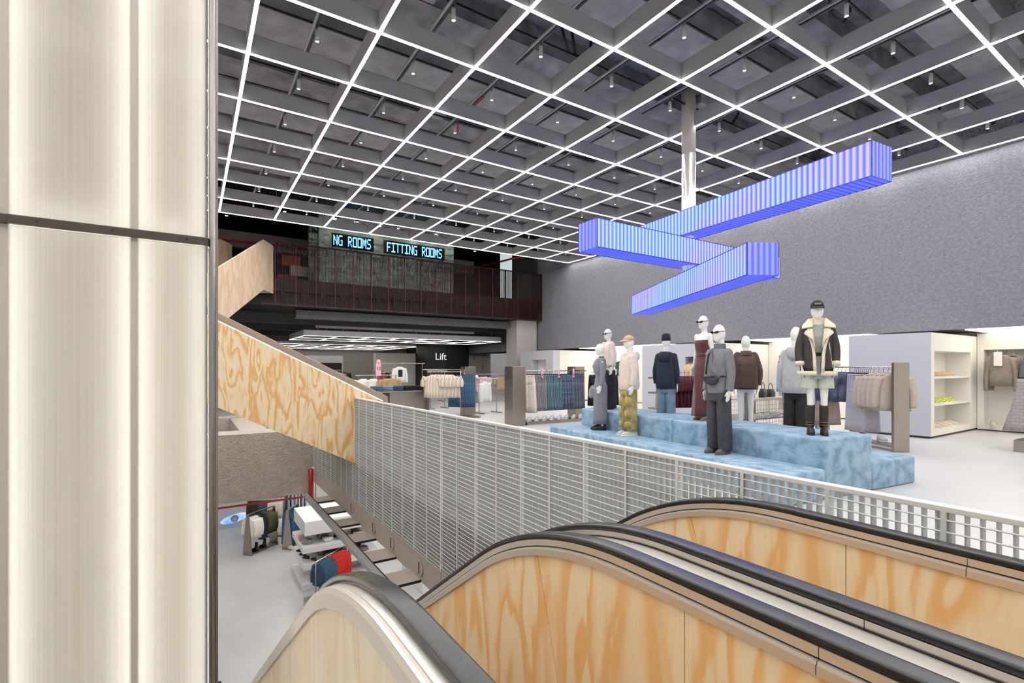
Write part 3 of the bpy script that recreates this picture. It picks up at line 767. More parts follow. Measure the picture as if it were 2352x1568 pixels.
def body_mesh(fem):
    mb = MB()
    k = 1.0
    if fem:
        H = 1.72
        mb.ellipsoid((0, .0, 1.605), (.072, .092, .115), 20, 14); mb.ellipsoid((0, -.038, 1.55), (.046, .05, .065), 14, 10); mb.ellipsoid((0, -.09, 1.585), (.011, .016, .028), 8, 6)
        limb(mb, [(0, .03, 1.36), (0, .025, 1.45), (0, .012, 1.56)], [.062, .046, .048], 14)
        loft(mb, [(.78, 0, 0, .15, .10), (.86, 0, 0, .168, .115), (.96, 0, 0, .15, .10), (1.06, 0, 0, .115, .082), (1.18, 0, -.005, .135, .10), (1.26, 0, -.012, .148, .112), (1.34, 0, 0, .155, .09), (1.40, 0, .01, .12, .07), (1.43, 0, .02, .06, .05)], 24)
        for s in (-1, 1):
            mb.ellipsoid((s*.158, .0, 1.375), (.05, .052, .052), 12, 8)
            limb(mb, arm_pts(s, 1), [.046, .036, .024], 12); hand(mb, s, arm_pts(s, 1)[2])
            limb(mb, [(s*.085, 0, .84), (s*.085, -.005, .47), (s*.08, .025, .08)], [.085, .05, .034], 14)
            limb(mb, [(s*.08, .05, .05), (s*.08, -.03, .05), (s*.08, -.12, .025)], [.036, .038, .022], 10)
    else:
        mb.ellipsoid((0, .0, 1.715), (.077, .1, .128), 20, 14); mb.ellipsoid((0, -.04, 1.655), (.052, .056, .072), 14, 10); mb.ellipsoid((0, -.098, 1.69), (.012, .017, .03), 8, 6)
        limb(mb, [(0, .035, 1.42), (0, .028, 1.52), (0, .015, 1.66)], [.075, .058, .058], 14)
        loft(mb, [(.82, 0, 0, .155, .11), (.92, 0, 0, .165, .115), (1.02, 0, 0, .152, .108), (1.12, 0, 0, .15, .105), (1.26, 0, -.008, .172, .122), (1.36, 0, -.005, .185, .12), (1.43, 0, .005, .17, .095), (1.48, 0, .02, .09, .07)], 24)
        for s in (-1, 1):
            mb.ellipsoid((s*.185, .0, 1.415), (.062, .062, .06), 12, 8)
            limb(mb, arm_pts(s, 0), [.055, .043, .029], 12); hand(mb, s, arm_pts(s, 0)[2])
            limb(mb, [(s*.09, 0, .88), (s*.1, -.005, .5), (s*.1, .025, .08)], [.09, .058, .04], 14)
            limb(mb, [(s*.1, .055, .05), (s*.1, -.03, .05), (s*.1, -.14, .028)], [.042, .044, .026], 10)
    squash(mb); me = mb.mesh('mannequin_body', M['skin'])
    o = bpy.data.objects.new('tmp', me); C.objects.link(o)
    r = o.modifiers.new('r', 'REMESH'); r.mode = 'VOXEL'; r.voxel_size = .0085; r.use_smooth_shade = True
    sm = o.modifiers.new('s', 'SMOOTH'); sm.factor = .5; sm.iterations = 3
    dg_ = bpy.context.evaluated_depsgraph_get(); ev = o.evaluated_get(dg_)
    res = bpy.data.meshes.new_from_object(ev); bpy.data.objects.remove(o)
    res.name = 'mannequin_body_f' if fem else 'mannequin_body_m'
    return res
BODY = {1: body_mesh(1), 0: body_mesh(0)}
def cloth(name, c, rough=.85, bump=.25, bs=40, var=.03, vs_=12, **k): return mat(name, c, rough, bump=bump, bscale=bs, var=var, vscale=vs_, **k)
class Man:
    def __init__(s, lab, pos, yaw, fem, scale=1.0):
        """yaw: degrees turned from facing the camera towards picture left"""
        to_cam = Vector((-pos[0], -pos[1])); a = math.atan2(to_cam.y, to_cam.x)+PI/2
        s.t = thing('mannequin', lab, 'mannequin', pos, 'dressed mannequins on the blue platform', a-math.radians(yaw)); s.key = s.t.name
        s.t.scale = (scale,)*3
        WLOC[s.key] = (0, 0, 0); s.fem = fem; s.k = .72
        b = bpy.data.objects.new('body', BODY[fem]); C.objects.link(b); b.parent = s.t
    def part(s, mb, nm, m, parent=None, smooth=True, sub=0, label=None):
        squash(mb, s.k); o = mb.build(nm, m, parent or s.t, smooth, label); WLOC[o.name] = (0, 0, 0)
        if sub:
            q = o.modifiers.new('s', 'SUBSURF'); q.levels = q.render_levels = sub
        return o
    def sleeves(s, mb, r0=.075, r1=.05, frac=1.0, wr=.05, seed=1, spread=0):
        for sd in (-1, 1):
            p = [Vector(q) for q in arm_pts(sd, s.fem)]
            p[0] = p[0]+Vector((-sd*.03, 0, .0)); p[1] = p[1]+Vector((sd*spread, 0, 0))
            e = p[1]+(p[2]-p[1])*(2*frac-1) if frac > .5 else p[0]+(p[1]-p[0])*2*frac
            pts = [p[0], p[1], e] if frac > .5 else [p[0], (p[0]+e)/2, e]
            limb(mb, pts, [r0, (r0+r1)/2*1.02, r1], 16, wr*.6, sub=9, seed=seed+sd)
            q = Vector(arm_pts(sd, s.fem)[0]); rr_ = max(r0*.92, .068 if s.fem else .08)
            mb.ellipsoid((q.x-sd*.02, q.y, q.z-.012), (rr_, rr_, rr_), 16, 10)
        return mb
    def legs(s, mb, top, bottom, r0, r1, ry=1.0, f=.03, sep=.095, flare=1.0, break_=0):
        for sd in (-1, 1):
            secs = []
            for k in range(9):
                t = k/8; z = top+(bottom-top)*t; r = r0+(r1-r0)*t
                secs.append((z, sd*(sep*(.95+.12*t)), -.005+.02*t, r, r*ry*(1.05-.05*t), f*(.4+t), 5, t*3+sd, 2.2))
            loft(mb, secs, 28, sub=3)
        return mb
    def shoes(s, m, sole=None, L=.15, h=.07, w=.05, nm='shoe'):
        x = .08 if s.fem else .1
        for sd in (-1, 1):
            mb = MB(); c = (sd*x, 0)
            n = 18; rs = []
            for z, k, dy in ((.012, 1.0, 0), (.035, 1.02, 0), (h*.75, .9, .012), (h, .62, .05), (h*1.35, .5, .07)):
                rs.append([(c[0]+w*k*math.cos(2*PI*j/n), -.035+dy+(L*k*math.sin(2*PI*j/n)), z) for j in range(n)])
            mb.rings(rs); o = s.part(mb, nm, m)
            so = MB(); so.rings([[(c[0]+w*1.06*math.cos(2*PI*j/n), -.035+L*1.05*math.sin(2*PI*j/n), z) for j in range(n)] for z in (0, .02)])
            s.part(so, 'sole', sole or m, o)
    def sunglasses(s, m):
        z = 1.61 if s.fem else 1.725; hy = .092 if s.fem else .1; hx = .072 if s.fem else .077
        g = MB()
        for sd in (-1, 1):
            n = 14; fr_ = [(sd*.037+.034*math.cos(2*PI*j/n), -hy-.012+abs(sd*.037+.034*math.cos(2*PI*j/n))*.25, z+.017*math.sin(2*PI*j/n)+.006*math.cos(2*PI*j/n)*sd) for j in range(n)]
            g.prism(fr_, (0, .004, 0))
            g.beam((sd*.068, -hy+.004, z+.008), (sd*(hx+.004), .03, z+.018), .004, .008)
        g.box(-.01, .01, -hy-.014, -hy-.008, z, z+.006)
        s.part(g, 'sunglasses', m, smooth=False)
def hood(mb, zc, rx, ry, h=.05):
    """hood lying on the back and round the neck"""
    for k in range(1): pass
    n = 26; rs = []
    for q in range(10):
        a = 2*PI*q/10; ca, sa = math.cos(a), math.sin(a)
        rs.append((ca, sa))
    ringsl = []
    for j in range(n):
        t = 2*PI*j/n; back = max(0, math.sin(t)); w = .026+.03*back; zc_ = zc-.035*(1-math.sin(t))*.6-.05*back
        cx, cy_ = rx*math.cos(t), .02+ry*math.sin(t)*(1+.35*back)
        nx, ny = math.cos(t), math.sin(t)
        ringsl.append([(cx+nx*w*ca, cy_+ny*w*ca, zc_+h*(1+.8*back)*sa) for ca, sa in rs])
    ringsl.append(ringsl[0])
    return mb.rings(ringsl, cap=False)
def cap_hat(s, m, z, brim=True, brimc=None):
    mb = MB(); rx, ry = (.085, .108) if not s.fem else (.08, .1)
    prof = []
    for k in range(8):
        t = k/7*PI/2; prof.append((math.cos(t), math.sin(t)))
    mb.rings([[(rx*max(c, .02)*math.cos(2*PI*j/24), .002+ry*max(c, .02)*math.sin(2*PI*j/24), z+.095*sn_) for j in range(24)] for c, sn_ in prof])
    o = s.part(mb, 'cap', m)
    if brim:
        pts = []
        g = []
        for a in range(5):
            row = []
            for j in range(13):
                t = PI+PI*j/12; e = a/4
                row.append((rx*(1.0-.08*e)*math.cos(t), .002+(ry+.085*e*abs(math.sin(t))**.7)*math.sin(t), z+.004-.028*e*abs(math.sin(t))+.012*e*abs(math.cos(t))*-1))
            g.append(row)
        b = MB().sheet(g); q = s.part(b, 'brim', brimc or m, o)
        so = q.modifiers.new('t', 'SOLIDIFY'); so.thickness = .006
    return o
blackglass = mat('black_sunglasses', '1c1d20', .15)

# grey sweater, belt bag
g = Man('mannequin in a grey half-zip sweater, charcoal trousers, sunglasses and cross-body bag', tuple(Vector((6.36, 4.40, 0))+Vector((0, 0, HS))), 38, 0, 1.0)
sw = cloth('grey_sweater', '797a82', .9, .3, 90)
mb = MB(); loft(mb, [(.86, 0, 0, .182, .135, .025, 6, 0), (.93, 0, 0, .19, .14, .02, 6, .6), (1.1, 0, 0, .182, .135, .015, 5, 1), (1.28, 0, -.005, .2, .145, .01, 4, 1), (1.38, 0, -.005, .205, .135), (1.44, 0, .005, .17, .105), (1.49, 0, .018, .09, .085)], 36)
g.sleeves(mb, .085, .058, 1.0, .045, 3); so_ = g.part(mb, 'sweater', sw)
cl = MB(); loft(cl, [(1.475, 0, .018, .088, .086), (1.53, 0, .018, .078, .078), (1.565, 0, .014, .08, .08)], 24); g.part(cl, 'collar', cloth('sweater_collar', '6a6b72', .9), so_)
MB_ = MB(); MB_.box(-.006, .006, -.152, -.135, 1.28, 1.5); g.part(MB_, 'zip', mat('silver_zip', '9a9aa0', .3, metal=1), so_, False)
tr1 = cloth('charcoal_trousers', '3d3f46', .8, .15)
mb = MB(); loft(mb, [(.74, 0, 0, .175, .125), (.86, 0, 0, .178, .13), (.95, 0, 0, .165, .12)], 30); g.legs(mb, .86, .055, .1, .095, 1.15, .05); g.part(mb, 'trousers', tr1)
g.shoes(mat('taupe_clog', '655d56', .7), L=.155, h=.085, w=.058, nm='clog')
g.sunglasses(blackglass)
bagm = mat('black_nylon', '303236', .5, bump=.1)
mb = MB(); n = 22
mb.rings([[(.02+.13*a*math.cos(2*PI*j/n), -.15-d_, 1.07+(.075 if math.sin(2*PI*j/n) < 0 else .05)*a*math.sin(2*PI*j/n)*(1.25 if math.sin(2*PI*j/n) < 0 else 1)) for j in range(n)] for a, d_ in ((.9, .0), (1, .02), (1, .05), (.86, .075))])
bag = g.part(mb, 'belt_bag', bagm); MB_ = MB(); MB_.beam((-.08, -.228, 1.085), (.12, -.228, 1.10), .008, .012); g.part(MB_, 'zip', M['black'], bag, False)
mb = MB(); mb.tube([(-.09, -.17, 1.13), (-.085, -.165, 1.25), (-.075, -.14, 1.4), (-.07, -.05, 1.475), (-.02, .13, 1.36), (.1, .17, 1.2), (.19, .06, 1.1), (.14, -.13, 1.1)], .013, 8); g.part(mb, 'strap', M['black'], bag)

# shearling jacket on the tall block
s = Man('mannequin in a dark leather jacket with cream shearling collar, black cap and boots', tuple(Vector((6.82, 3.29, 0))+Vector((0, 0, HU))), -6, 1, 1.0)
s.k = .82; lea = mat('dark_leather', '322d2b', .45, bump=.3, bscale=14); shm = mat('cream_shearling', 'e4dac6', .95, bump=.7, bscale=60)
dr = cloth('grey_playsuit', '9aa09c', .8); mb = MB()
loft(mb, [(.72, 0, 0, .185, .14, .03, 6, 0), (.86, 0, 0, .18, .13, .02, 5, 1), (1.0, 0, 0, .13, .095), (1.07, 0, 0, .122, .09), (1.18, 0, -.008, .15, .12), (1.27, 0, -.014, .165, .132), (1.35, 0, -.002, .165, .108), (1.41, 0, .01, .125, .085), (1.44, 0, .02, .06, .055)], 32); ps = s.part(mb, 'playsuit', dr)
mb = MB(); loft(mb, [(1.015, 0, 0, .137, .1), (1.06, 0, 0, .134, .1)], 28); s.part(mb, 'belt', M['black'], ps)
MB_ = MB()
for k in range(5): MB_.ellipsoid((0, -.118+.004*k*k*.4, 1.19+.045*k), (.006, .004, .006), 8, 6)
s.part(MB_, 'button', M['white'], ps)
sk = cloth('pale_grey_shorts', 'b9bdb2', .8); mb = MB(); s.legs(mb, .8, .6, .1, .115, 1.15, .02); s.part(mb, 'shorts', sk)
# jacket: open front shell
def open_shell(secs, a0, a1, n=40, th=.018):
    """shell open at the front between angles a0..a1 (measured from -Y)"""
    g0 = []
    for z, rx, ry, gap in secs:
        row = []
        for j in range(n+1):
            t = -PI/2+gap+(2*PI-2*gap)*j/n
            row.append((rx*math.cos(t)*(1+.02*math.sin(6*t+z*9)), .01+ry*math.sin(t)*(1+.02*math.sin(5*t+z*7)), z))
        g0.append(row)
    return MB().sheet(g0[::-1])
js = [(.80, .215, .165, .1), (.9, .218, .168, .12), (1.02, .21, .16, .15), (1.14, .205, .155, .24), (1.24, .205, .15, .42), (1.33, .195, .135, .62), (1.40, .155, .105, .7), (1.445, .1, .08, .8)]
jb = open_shell(js, 0, 0); jk = s.part(jb, 'jacket', lea); so2 = jk.modifiers.new('t', 'SOLIDIFY'); so2.thickness = .02; so2.offset = 1
mb = MB(); s.sleeves(mb, .085, .068, .93, .035, 5, .015); s.part(mb, 'sleeves', lea, jk)
for sd in (-1, 1):
    p = [Vector(q) for q in arm_pts(sd, 1)]; e = p[1]+(p[2]-p[1])*.98; e0 = p[1]+(p[2]-p[1])*.78
    mb = MB(); mb.tube([e0, e], [.076, .078], 16); s.part(mb, 'shearling_cuff', shm, jk)
hm = open_shell([(.765, .222, .17, .1), (.82, .224, .172, .1)], 0, 0); q = s.part(hm, 'shearling_hem', shm, jk); q.modifiers.new('t', 'SOLIDIFY').thickness = .03
for sd in (-1, 1):
    # front edge band, lapel and collar
    band = []
    for z, rx, ry, gap in js:
        t = -PI/2+sd*gap
        a = Vector((rx*math.cos(t), .01+ry*math.sin(t)-.012, z)); t2 = -PI/2+sd*(gap+.16); b = Vector((rx*1.03*math.cos(t2), .01+ry*1.03*math.sin(t2)-.012, z)); band.append((a, b))
    mb = MB().sheet([[p for p, q_ in band], [q_ for p, q_ in band]]); q = s.part(mb, 'shearling_edge', shm, jk); q.modifiers.new('t', 'SOLIDIFY').thickness = .022
    lp = [Vector((sd*.035, -.150, 1.10)), Vector((sd*.075, -.172, 1.22)), Vector((sd*.185, -.155, 1.30)), Vector((sd*.165, -.145, 1.335)), Vector((sd*.095, -.125, 1.365)), Vector((sd*.06, -.115, 1.36))]
    mb = MB().prism(lp if sd < 0 else lp[::-1], (0, -.022, 0)); bevel(s.part(mb, 'lapel', shm, jk, False), .009)
    cp = [Vector((sd*.065, -.085, 1.455)), Vector((sd*.06, -.12, 1.375)), Vector((sd*.215, -.135, 1.355)), Vector((sd*.205, -.10, 1.40)), Vector((sd*.1, .02, 1.5))]
    mb = MB().prism(cp if sd < 0 else cp[::-1], (0, -.03, .012)); bevel(s.part(mb, 'collar', shm, jk, False), .012)
mb = MB(); loft(mb, [(1.39, 0, .03, .14, .105), (1.45, 0, .035, .105, .085), (1.5, 0, .035, .095, .08)], 24); s.part(mb, 'collar_back', shm, jk)
zp = MB(); zp.tube([(.115, -.172, 1.2), (.135, -.185, 1.05), (.165, -.178, .86)], .004, 6); s.part(zp, 'zip', M['chrome'], jk)
bo = mat('black_boot_leather', '262220', .45); mb = MB()
for sd in (-1, 1): limb(mb, [(sd*.083, .005, .38), (sd*.082, .02, .22), (sd*.08, .028, .09)], [.06, .058, .05], 16)
bt = s.part(mb, 'boot_shafts', mat('brown_black_sock', '332c29', .8)); s.shoes(bo, M['black'], .125, .1, .05, 'boot')
mb = MB()
for sd in (-1, 1):
    for z in (.115, .15): mb.rings([[(sd*.08+.06*math.cos(2*PI*j/16), .025+.068*math.sin(2*PI*j/16), z+dz) for j in range(16)] for dz in (0, .014)])
s.part(mb, 'studded_straps', mat('dull_bronze', '6b5a45', .4, metal=.8), bt)
cp = cap_hat(s, mat('black_cap', '2a2b2e', .9, bump=.3), 1.645)
MB_ = MB(); 
for k in range(7): MB_.box(-.036+.0105*k, -.029+.0105*k, -.103, -.094, 1.672, 1.692)
s.part(MB_, 'cap_lettering', mat('cap_thread', 'a9a08c', .8), cp, False)

# strapless dark red dress
r = Man('mannequin in a long strapless dark red dress and sunglasses', tuple(PL0+LAX*2.25+WAX*1.1+Vector((0, 0, HU))), 42, 1, 1.0)
rd = mat('dark_red_velvet', '4c1916', .6, bump=.2, bscale=10, var=.03, vscale=5); rd.node_tree.nodes['Principled BSDF'].inputs['Sheen Weight'].default_value = .5
mb = MB(); loft(mb, [(.07, 0, 0, .2, .17, .07, 7, 0), (.4, 0, 0, .18, .15, .06, 7, .5), (.7, 0, 0, .175, .135, .03, 6, 1), (.86, 0, 0, .178, .128), (1.0, 0, 0, .14, .1), (1.07, 0, 0, .122, .09), (1.2, 0, -.005, .145, .115), (1.28, 0, -.012, .155, .12), (1.315, 0, -.005, .158, .11)], 44); d_ = r.part(mb, 'dress', rd)
MB_ = MB(); loft(MB_, [(1.05, 0, 0, .13, .1, .03, 9), (1.1, 0, 0, .13, .1, .03, 9)], 28); r.part(MB_, 'waist_band', rd, d_)
r.sunglasses(blackglass); r.shoes(mat('tan_heel', '9a7a5a', .5), L=.11, h=.06, w=.036, nm='heeled_shoe')

# pale hoodie, olive cargo trousers, tan cap
h = Man('mannequin in a pale pink hoodie, olive cargo trousers and tan cap', tuple(Vector((6.67, 6.45, 0))+Vector((0, 0, HS))), 62, 0, .985)
hd = cloth('pale_pink_fleece', 'dacbc4', .95, .2)
mb = MB(); loft(mb, [(.84, 0, .005, .2, .15, .02, 6, 0), (.9, 0, .005, .225, .175, .03, 6, 1), (1.1, 0, 0, .225, .17, .02, 5, 1), (1.28, 0, 0, .225, .165, .015, 4, 1), (1.4, 0, 0, .215, .14), (1.46, 0, .01, .16, .11), (1.5, 0, .02, .09, .08)], 36)
h.sleeves(mb, .092, .06, .96, .07, 9, .005); hb = h.part(mb, 'hoodie', hd); hood(MB(), 0, 0, 0) if False else None
h.part(hood(MB(), 1.5, .105, .1), 'hood', hd, hb)
cg = mat('olive_cargo', 'a09160', .85, bump=.5, bscale=9, var=.09, vscale=6)
mb = MB(); loft(mb, [(.74, 0, 0, .17, .125), (.9, 0, 0, .17, .12)], 28); h.legs(mb, .86, .09, .1, .088, 1.15, .06); cgp = h.part(mb, 'cargo_trousers', cg)
pk = mat('ochre_pocket', 'a9955a', .85, bump=.5, bscale=12, var=.06, vscale=8)
for sd in (-1, 1):
    for z, w in ((.62, .075), (.4, .065), (.2, .05)): 
        mb = loft(MB(), [(z-w*1.25, sd*.12, -.06, .05, .05, 0, 4, 0, 3.5), (z-w*1.1, sd*.125, -.068, .068, .066, .03, 5, 0, 3.5), (z+w*.8, sd*.125, -.068, .07, .068, .04, 5, 1, 3.5), (z+w*1.2, sd*.12, -.06, .052, .05, 0, 4, 0, 3.5)], 20, sub=2); h.part(mb, 'cargo_pocket', pk, cgp)
h.shoes(mat('offwhite_trainer', 'dcd3c8', .7), M['white'], .16, .085, .055, 'trainer'); cap_hat(h, mat('tan_cap', 'cfa684', .9, bump=.2), 1.745, True, mat('tan_brim', 'd9b899', .9))

# grey long dress, profile
d = Man('mannequin in a long grey knitted dress with a black collar and handbag', tuple(Vector((6.76, 7.3, 0))+Vector((0, 0, HS))), 78, 1, .985)
gd = cloth('grey_marl_knit', '82818b', .95, .3, 120, .05, 40)
mb = MB(); loft(mb, [(.12, 0, 0, .155, .14, .03, 5, 0), (.5, 0, 0, .155, .135, .02, 5, .5), (.8, 0, .005, .172, .135), (.88, 0, .005, .17, .128), (1.0, 0, 0, .135, .1), (1.07, 0, 0, .122, .09), (1.18, 0, -.008, .15, .12), (1.27, 0, -.014, .172, .138), (1.35, 0, -.004, .175, .115), (1.41, 0, .012, .13, .09), (1.44, 0, .02, .06, .055)], 36); d.sleeves(mb, .068, .04, 1.0, .03, 4); dd = d.part(mb, 'dress', gd)
mb = MB(); limb(mb, [(0, .028, 1.415), (0, .025, 1.46)], [.056, .053], 16); d.part(mb, 'collar', M['black'], dd)
d.shoes(mat('black_trainer', '1d1d20', .6), M['black'], .14, .085, .05, 'trainer')
mb = MB(); mb.rings([[(-.26+.03*a*math.cos(2*PI*j/14), -.1+.1*a*math.sin(2*PI*j/14), .75+.13*q) for j in range(14)] for a, q in ((.7, -1), (1, -.6), (.8, .4), (.35, 1))]); bgp = d.part(mb, 'handbag', mat('grey_handbag', '9b9ba6', .5)); mb = MB(); mb.tube([(-.26, -.14, .87), (-.25, -.1, 1.02), (-.26, -.04, .87)], .008, 6); d.part(mb, 'handle', M['black'], bgp)

# cream jacket and black trousers at the far end
w = Man('mannequin in a cream fluffy jacket, black trousers and sunglasses at the far end', tuple(Vector((7.3, 7.65, 0))+Vector((0, 0, HU))), 52, 1, .97)
cj = mat('cream_fluffy', 'ead9cd', .95, bump=.8, bscale=50); mb = MB()
loft(mb, [(.9, 0, .01, .19, .15, .03, 6, 0), (1.1, 0, .01, .19, .15, .02, 5, 1), (1.28, 0, .005, .19, .145), (1.36, 0, .01, .175, .12), (1.4, 0, .02, .12, .09)], 30); w.sleeves(mb, .08, .062, .92, .06, 2, .01); w.part(mb, 'jacket', cj)
MB_ = MB(); MB_.prism([(-.02, -.16, 1.36), (.03, -.16, 1.36), (.02, -.175, 1.0), (-.02, -.175, 1.0)], (0, -.01, 0)); w.part(MB_, 'scarf', mat('coral_scarf', 'd98f78', .9), None, False)
mb = MB(); loft(mb, [(.74, 0, 0, .168, .12), (1.0, 0, 0, .14, .1)], 28); w.legs(mb, .84, .02, .095, .105, 1.2, .05); w.part(mb, 'trousers', cloth('black_wool', '222226', .9)); w.sunglasses(blackglass)
w.shoes(M['black'], M['black'], .12, .06, .042)

# navy hoodie from the back
v = Man('mannequin seen from behind in a navy hooded jacket, wide jeans and black beanie', tuple(Vector((7.65, 6.43, 0))+Vector((0, 0, HS))), 180+12, 0, 1.0)
nv = cloth('navy_cotton', '1f2b39', .85, .25, 30, .02)
mb = MB(); loft(mb, [(.82, 0, 0, .2, .15, .02, 6, 0), (.9, 0, .01, .225, .175, .03, 6, 1), (1.15, 0, .01, .225, .17, .02, 5, 1), (1.32, 0, .005, .225, .16), (1.41, 0, .005, .205, .135), (1.46, 0, .01, .16, .11), (1.5, 0, .02, .09, .085)], 36); v.sleeves(mb, .092, .062, .95, .05, 12, .012); nb = v.part(mb, 'jacket', nv); v.part(hood(MB(), 1.48, .12, .12, .055), 'hood', nv, nb)
jn = cloth('washed_jeans', '6d8499', .85, .3, 60, .07, 5); mb = MB(); loft(mb, [(.74, 0, 0, .172, .125), (.92, 0, 0, .168, .12)], 28); v.legs(mb, .86, .02, .102, .125, 1.15, .05); v.part(mb, 'jeans', jn)
bn = MB(); bn.rings([[(.084*k*math.cos(2*PI*j/24), .002+.107*k*math.sin(2*PI*j/24), z) for j in range(24)] for z, k in ((1.735, 1.05), (1.79, 1.06), (1.792, .99), (1.83, .96), (1.86, .8), (1.875, .5), (1.88, .1))]); v.part(bn, 'beanie', mat('black_knit', '232529', .95, bump=.4, bscale=80)); v.shoes(M['black'], M['black'])

# brown leather jacket from behind
b_ = Man('mannequin seen from behind in a boxy brown leather jacket', tuple(Vector((8.0, 5.02, 0))+Vector((0, 0, HS))), 180-8, 1, 1.03)
b_.k = .78; bl_ = mat('brown_leather', '4b352c', .5, bump=.4, bscale=10, var=.03, vscale=6); mb = MB()
loft(mb, [(.83, 0, .01, .215, .165, .03, 6, 0), (.95, 0, .01, .225, .17, .02, 6, 1), (1.15, 0, .01, .222, .165, .02, 5, 1), (1.28, 0, .005, .215, .155), (1.36, 0, .005, .195, .125), (1.41, 0, .015, .13, .09), (1.45, 0, .02, .08, .07)], 34); b_.sleeves(mb, .085, .07, .95, .04, 8, .03); bj = b_.part(mb, 'jacket', bl_)
mb = MB(); loft(mb, [(1.39, 0, .025, .125, .1), (1.43, 0, .03, .105, .088), (1.465, 0, .03, .08, .075)], 24); b_.part(mb, 'collar', bl_, bj)
mb = MB(); limb(mb, [(0, 0, .8), (0, 0, .4), (0, 0, .02)], [.02, .02, .02], 10); b_.part(mb, 'support_rod', M['steel'])
b_.shoes(M['black'], M['black'], .12, .1, .045, 'boot')

# grey hoodie from behind
k_ = Man('mannequin seen from behind in a light grey hoodie and wide black trousers', tuple(Vector((7.7, 4.02, 0))+Vector((0, 0, HS))), 180+10, 0, 1.0)
gh = cloth('light_grey_fleece', 'b4b3b5', .95, .2); mb = MB()
loft(mb, [(.84, 0, .01, .2, .15, .02, 6, 0), (.9, 0, .01, .225, .175, .03, 6, 1), (1.12, 0, .01, .222, .17, .02, 5, 1), (1.3, 0, .005, .222, .16), (1.4, 0, .005, .21, .14), (1.46, 0, .01, .16, .11), (1.5, 0, .02, .09, .085)], 36); k_.sleeves(mb, .092, .06, .96, .05, 6, .005); kb = k_.part(mb, 'hoodie', gh); k_.part(hood(MB(), 1.49, .115, .115, .055), 'hood', gh, kb)
mb = MB(); loft(mb, [(.74, 0, 0, .172, .125), (.92, 0, 0, .168, .12)], 28); k_.legs(mb, .86, .02, .105, .115, 1.15, .05); k_.part(mb, 'trousers', cloth('brown_black_wool', '2b2724', .9)); k_.shoes(M['black'], M['black'])
# ================================================================= GARMENTS, SHOES, RACKS
hangm = mat('black_hanger', '2a2a2c', .4); hangw = mat('pale_hanger', 'b9b4ae', .4)
def hanger(t, w, clip=False, m=None):
    mb = MB(); mb.tube([(.0, 0, -.1), (0, 0, -.035), (.012, 0, -.01), (.02, 0, .012), (.008, 0, .026), (-.012, 0, .014)], .004, 5)
    if clip:
        mb.beam((-w/2, 0, -.1), (w/2, 0, -.1), .008, .012)
        for s in (-1, 1): mb.box(s*w*.4-.012, s*w*.4+.012, -.016, .016, -.13, -.09)
    else:
        mb.beam((0, 0, -.098), (-w/2, 0, -.15), .01, .014); mb.beam((0, 0, -.098), (w/2, 0, -.15), .01, .014)
    return mb.build('hanger', m or hangm, t)
def g_trousers(lab, grp, m, L=.98, w=.4, th=.03, leg=.1, name='trousers'):
    t = thing(name, lab, 'trousers' if name == 'trousers' else name, (0, 0, 0), grp); WLOC[t.name] = (0, 0, 0)
    hanger(t, w, True)
    mb = MB(); loft(mb, [(-.12, 0, 0, w/2, th*.8, 0, 4, 0, 3), (-.2, 0, 0, w/2*1.03, th, .02, 4, 0, 3), (-.38, 0, 0, w/2*1.12, th*1.1, .03, 5, 0, 3)], 20, sub=2)
    for s in (-1, 1):
        loft(mb, [(-.34, s*w*.27, 0, w*.285, th, .02, 4, 0, 3), (-.6, s*w*.31, s*.004, w*.26, th*1.0, .04, 4, 1, 3), (-.12-L, s*w*.36, s*.008, w*.27, th*1.1, .05, 5, 2, 3)], 18, sub=3)
    mb.build('cloth', m, t, True)
    wb = MB(); loft(wb, [(-.118, 0, 0, w/2*1.01, th*.9, 0, 4, 0, 3), (-.155, 0, 0, w/2*1.015, th*.95, 0, 4, 0, 3)], 20, sub=1); wb.build('waistband', m, t, True)
    return t
def g_top(lab, grp, m, L=.62, w=.5, th=.05, slv=.5, name='shirt', cat='shirt', slw=.07, collar=None, m2=None):
    t = thing(name, lab, cat, (0, 0, 0), grp); WLOC[t.name] = (0, 0, 0)
    hanger(t, w*.8)
    mb = MB(); loft(mb, [(-.1, 0, 0, .07, th*.8), (-.125, 0, 0, w*.24, th*.9), (-.165, 0, 0, w*.45, th), (-.24, 0, 0, w*.5, th*1.1, .02, 4, 0, 2.6), (-.42, 0, 0, w*.48, th*1.2, .04, 5, .5, 2.6), (-.1-L, 0, 0, w*.5, th*1.2, .07, 6, 1, 2.6)], 22, sub=2)
    mb.build('cloth', m, t, True)
    for s in (-1, 1):
        sb = MB(); limb(sb, [(s*w*.42, 0, -.18), (s*(w*.5+.03), .0, -.18-slv*.5), (s*(w*.5+.035), -.015, -.18-slv)], [slw*1.05, slw, slw*.72], 10, .05, sub=4, seed=s+5); sb.build('sleeve', m2 or m, t, True)
    if collar:
        cb = MB(); loft(cb, [(-.125, 0, 0, .085, th*.9), (-.08, 0, .005, .07, th*.8)], 14, sub=1); cb.build('collar', collar, t, True)
    return t
def g_dress(lab, grp, m, L=1.1, w0=.3, w1=.55, th=.05, pl=9, name='dress', straps=True):
    t = thing(name, lab, name, (0, 0, 0), grp); WLOC[t.name] = (0, 0, 0)
    hanger(t, w0*1.1, not straps)
    mb = MB(); loft(mb, [(-.12, 0, 0, w0/2, th*.7, .01, 4, 0, 2.6), (-.3, 0, 0, w0/2*1.05, th*.8, .03, pl, 0, 2.6), (-.12-L*.6, 0, 0, (w0+w1)/4, th, .07, pl, 0, 2.6), (-.12-L, 0, 0, w1/2, th*1.2, .1, pl, .4, 2.6)], 36, sub=3)
    mb.build('cloth', m, t, True)
    return t
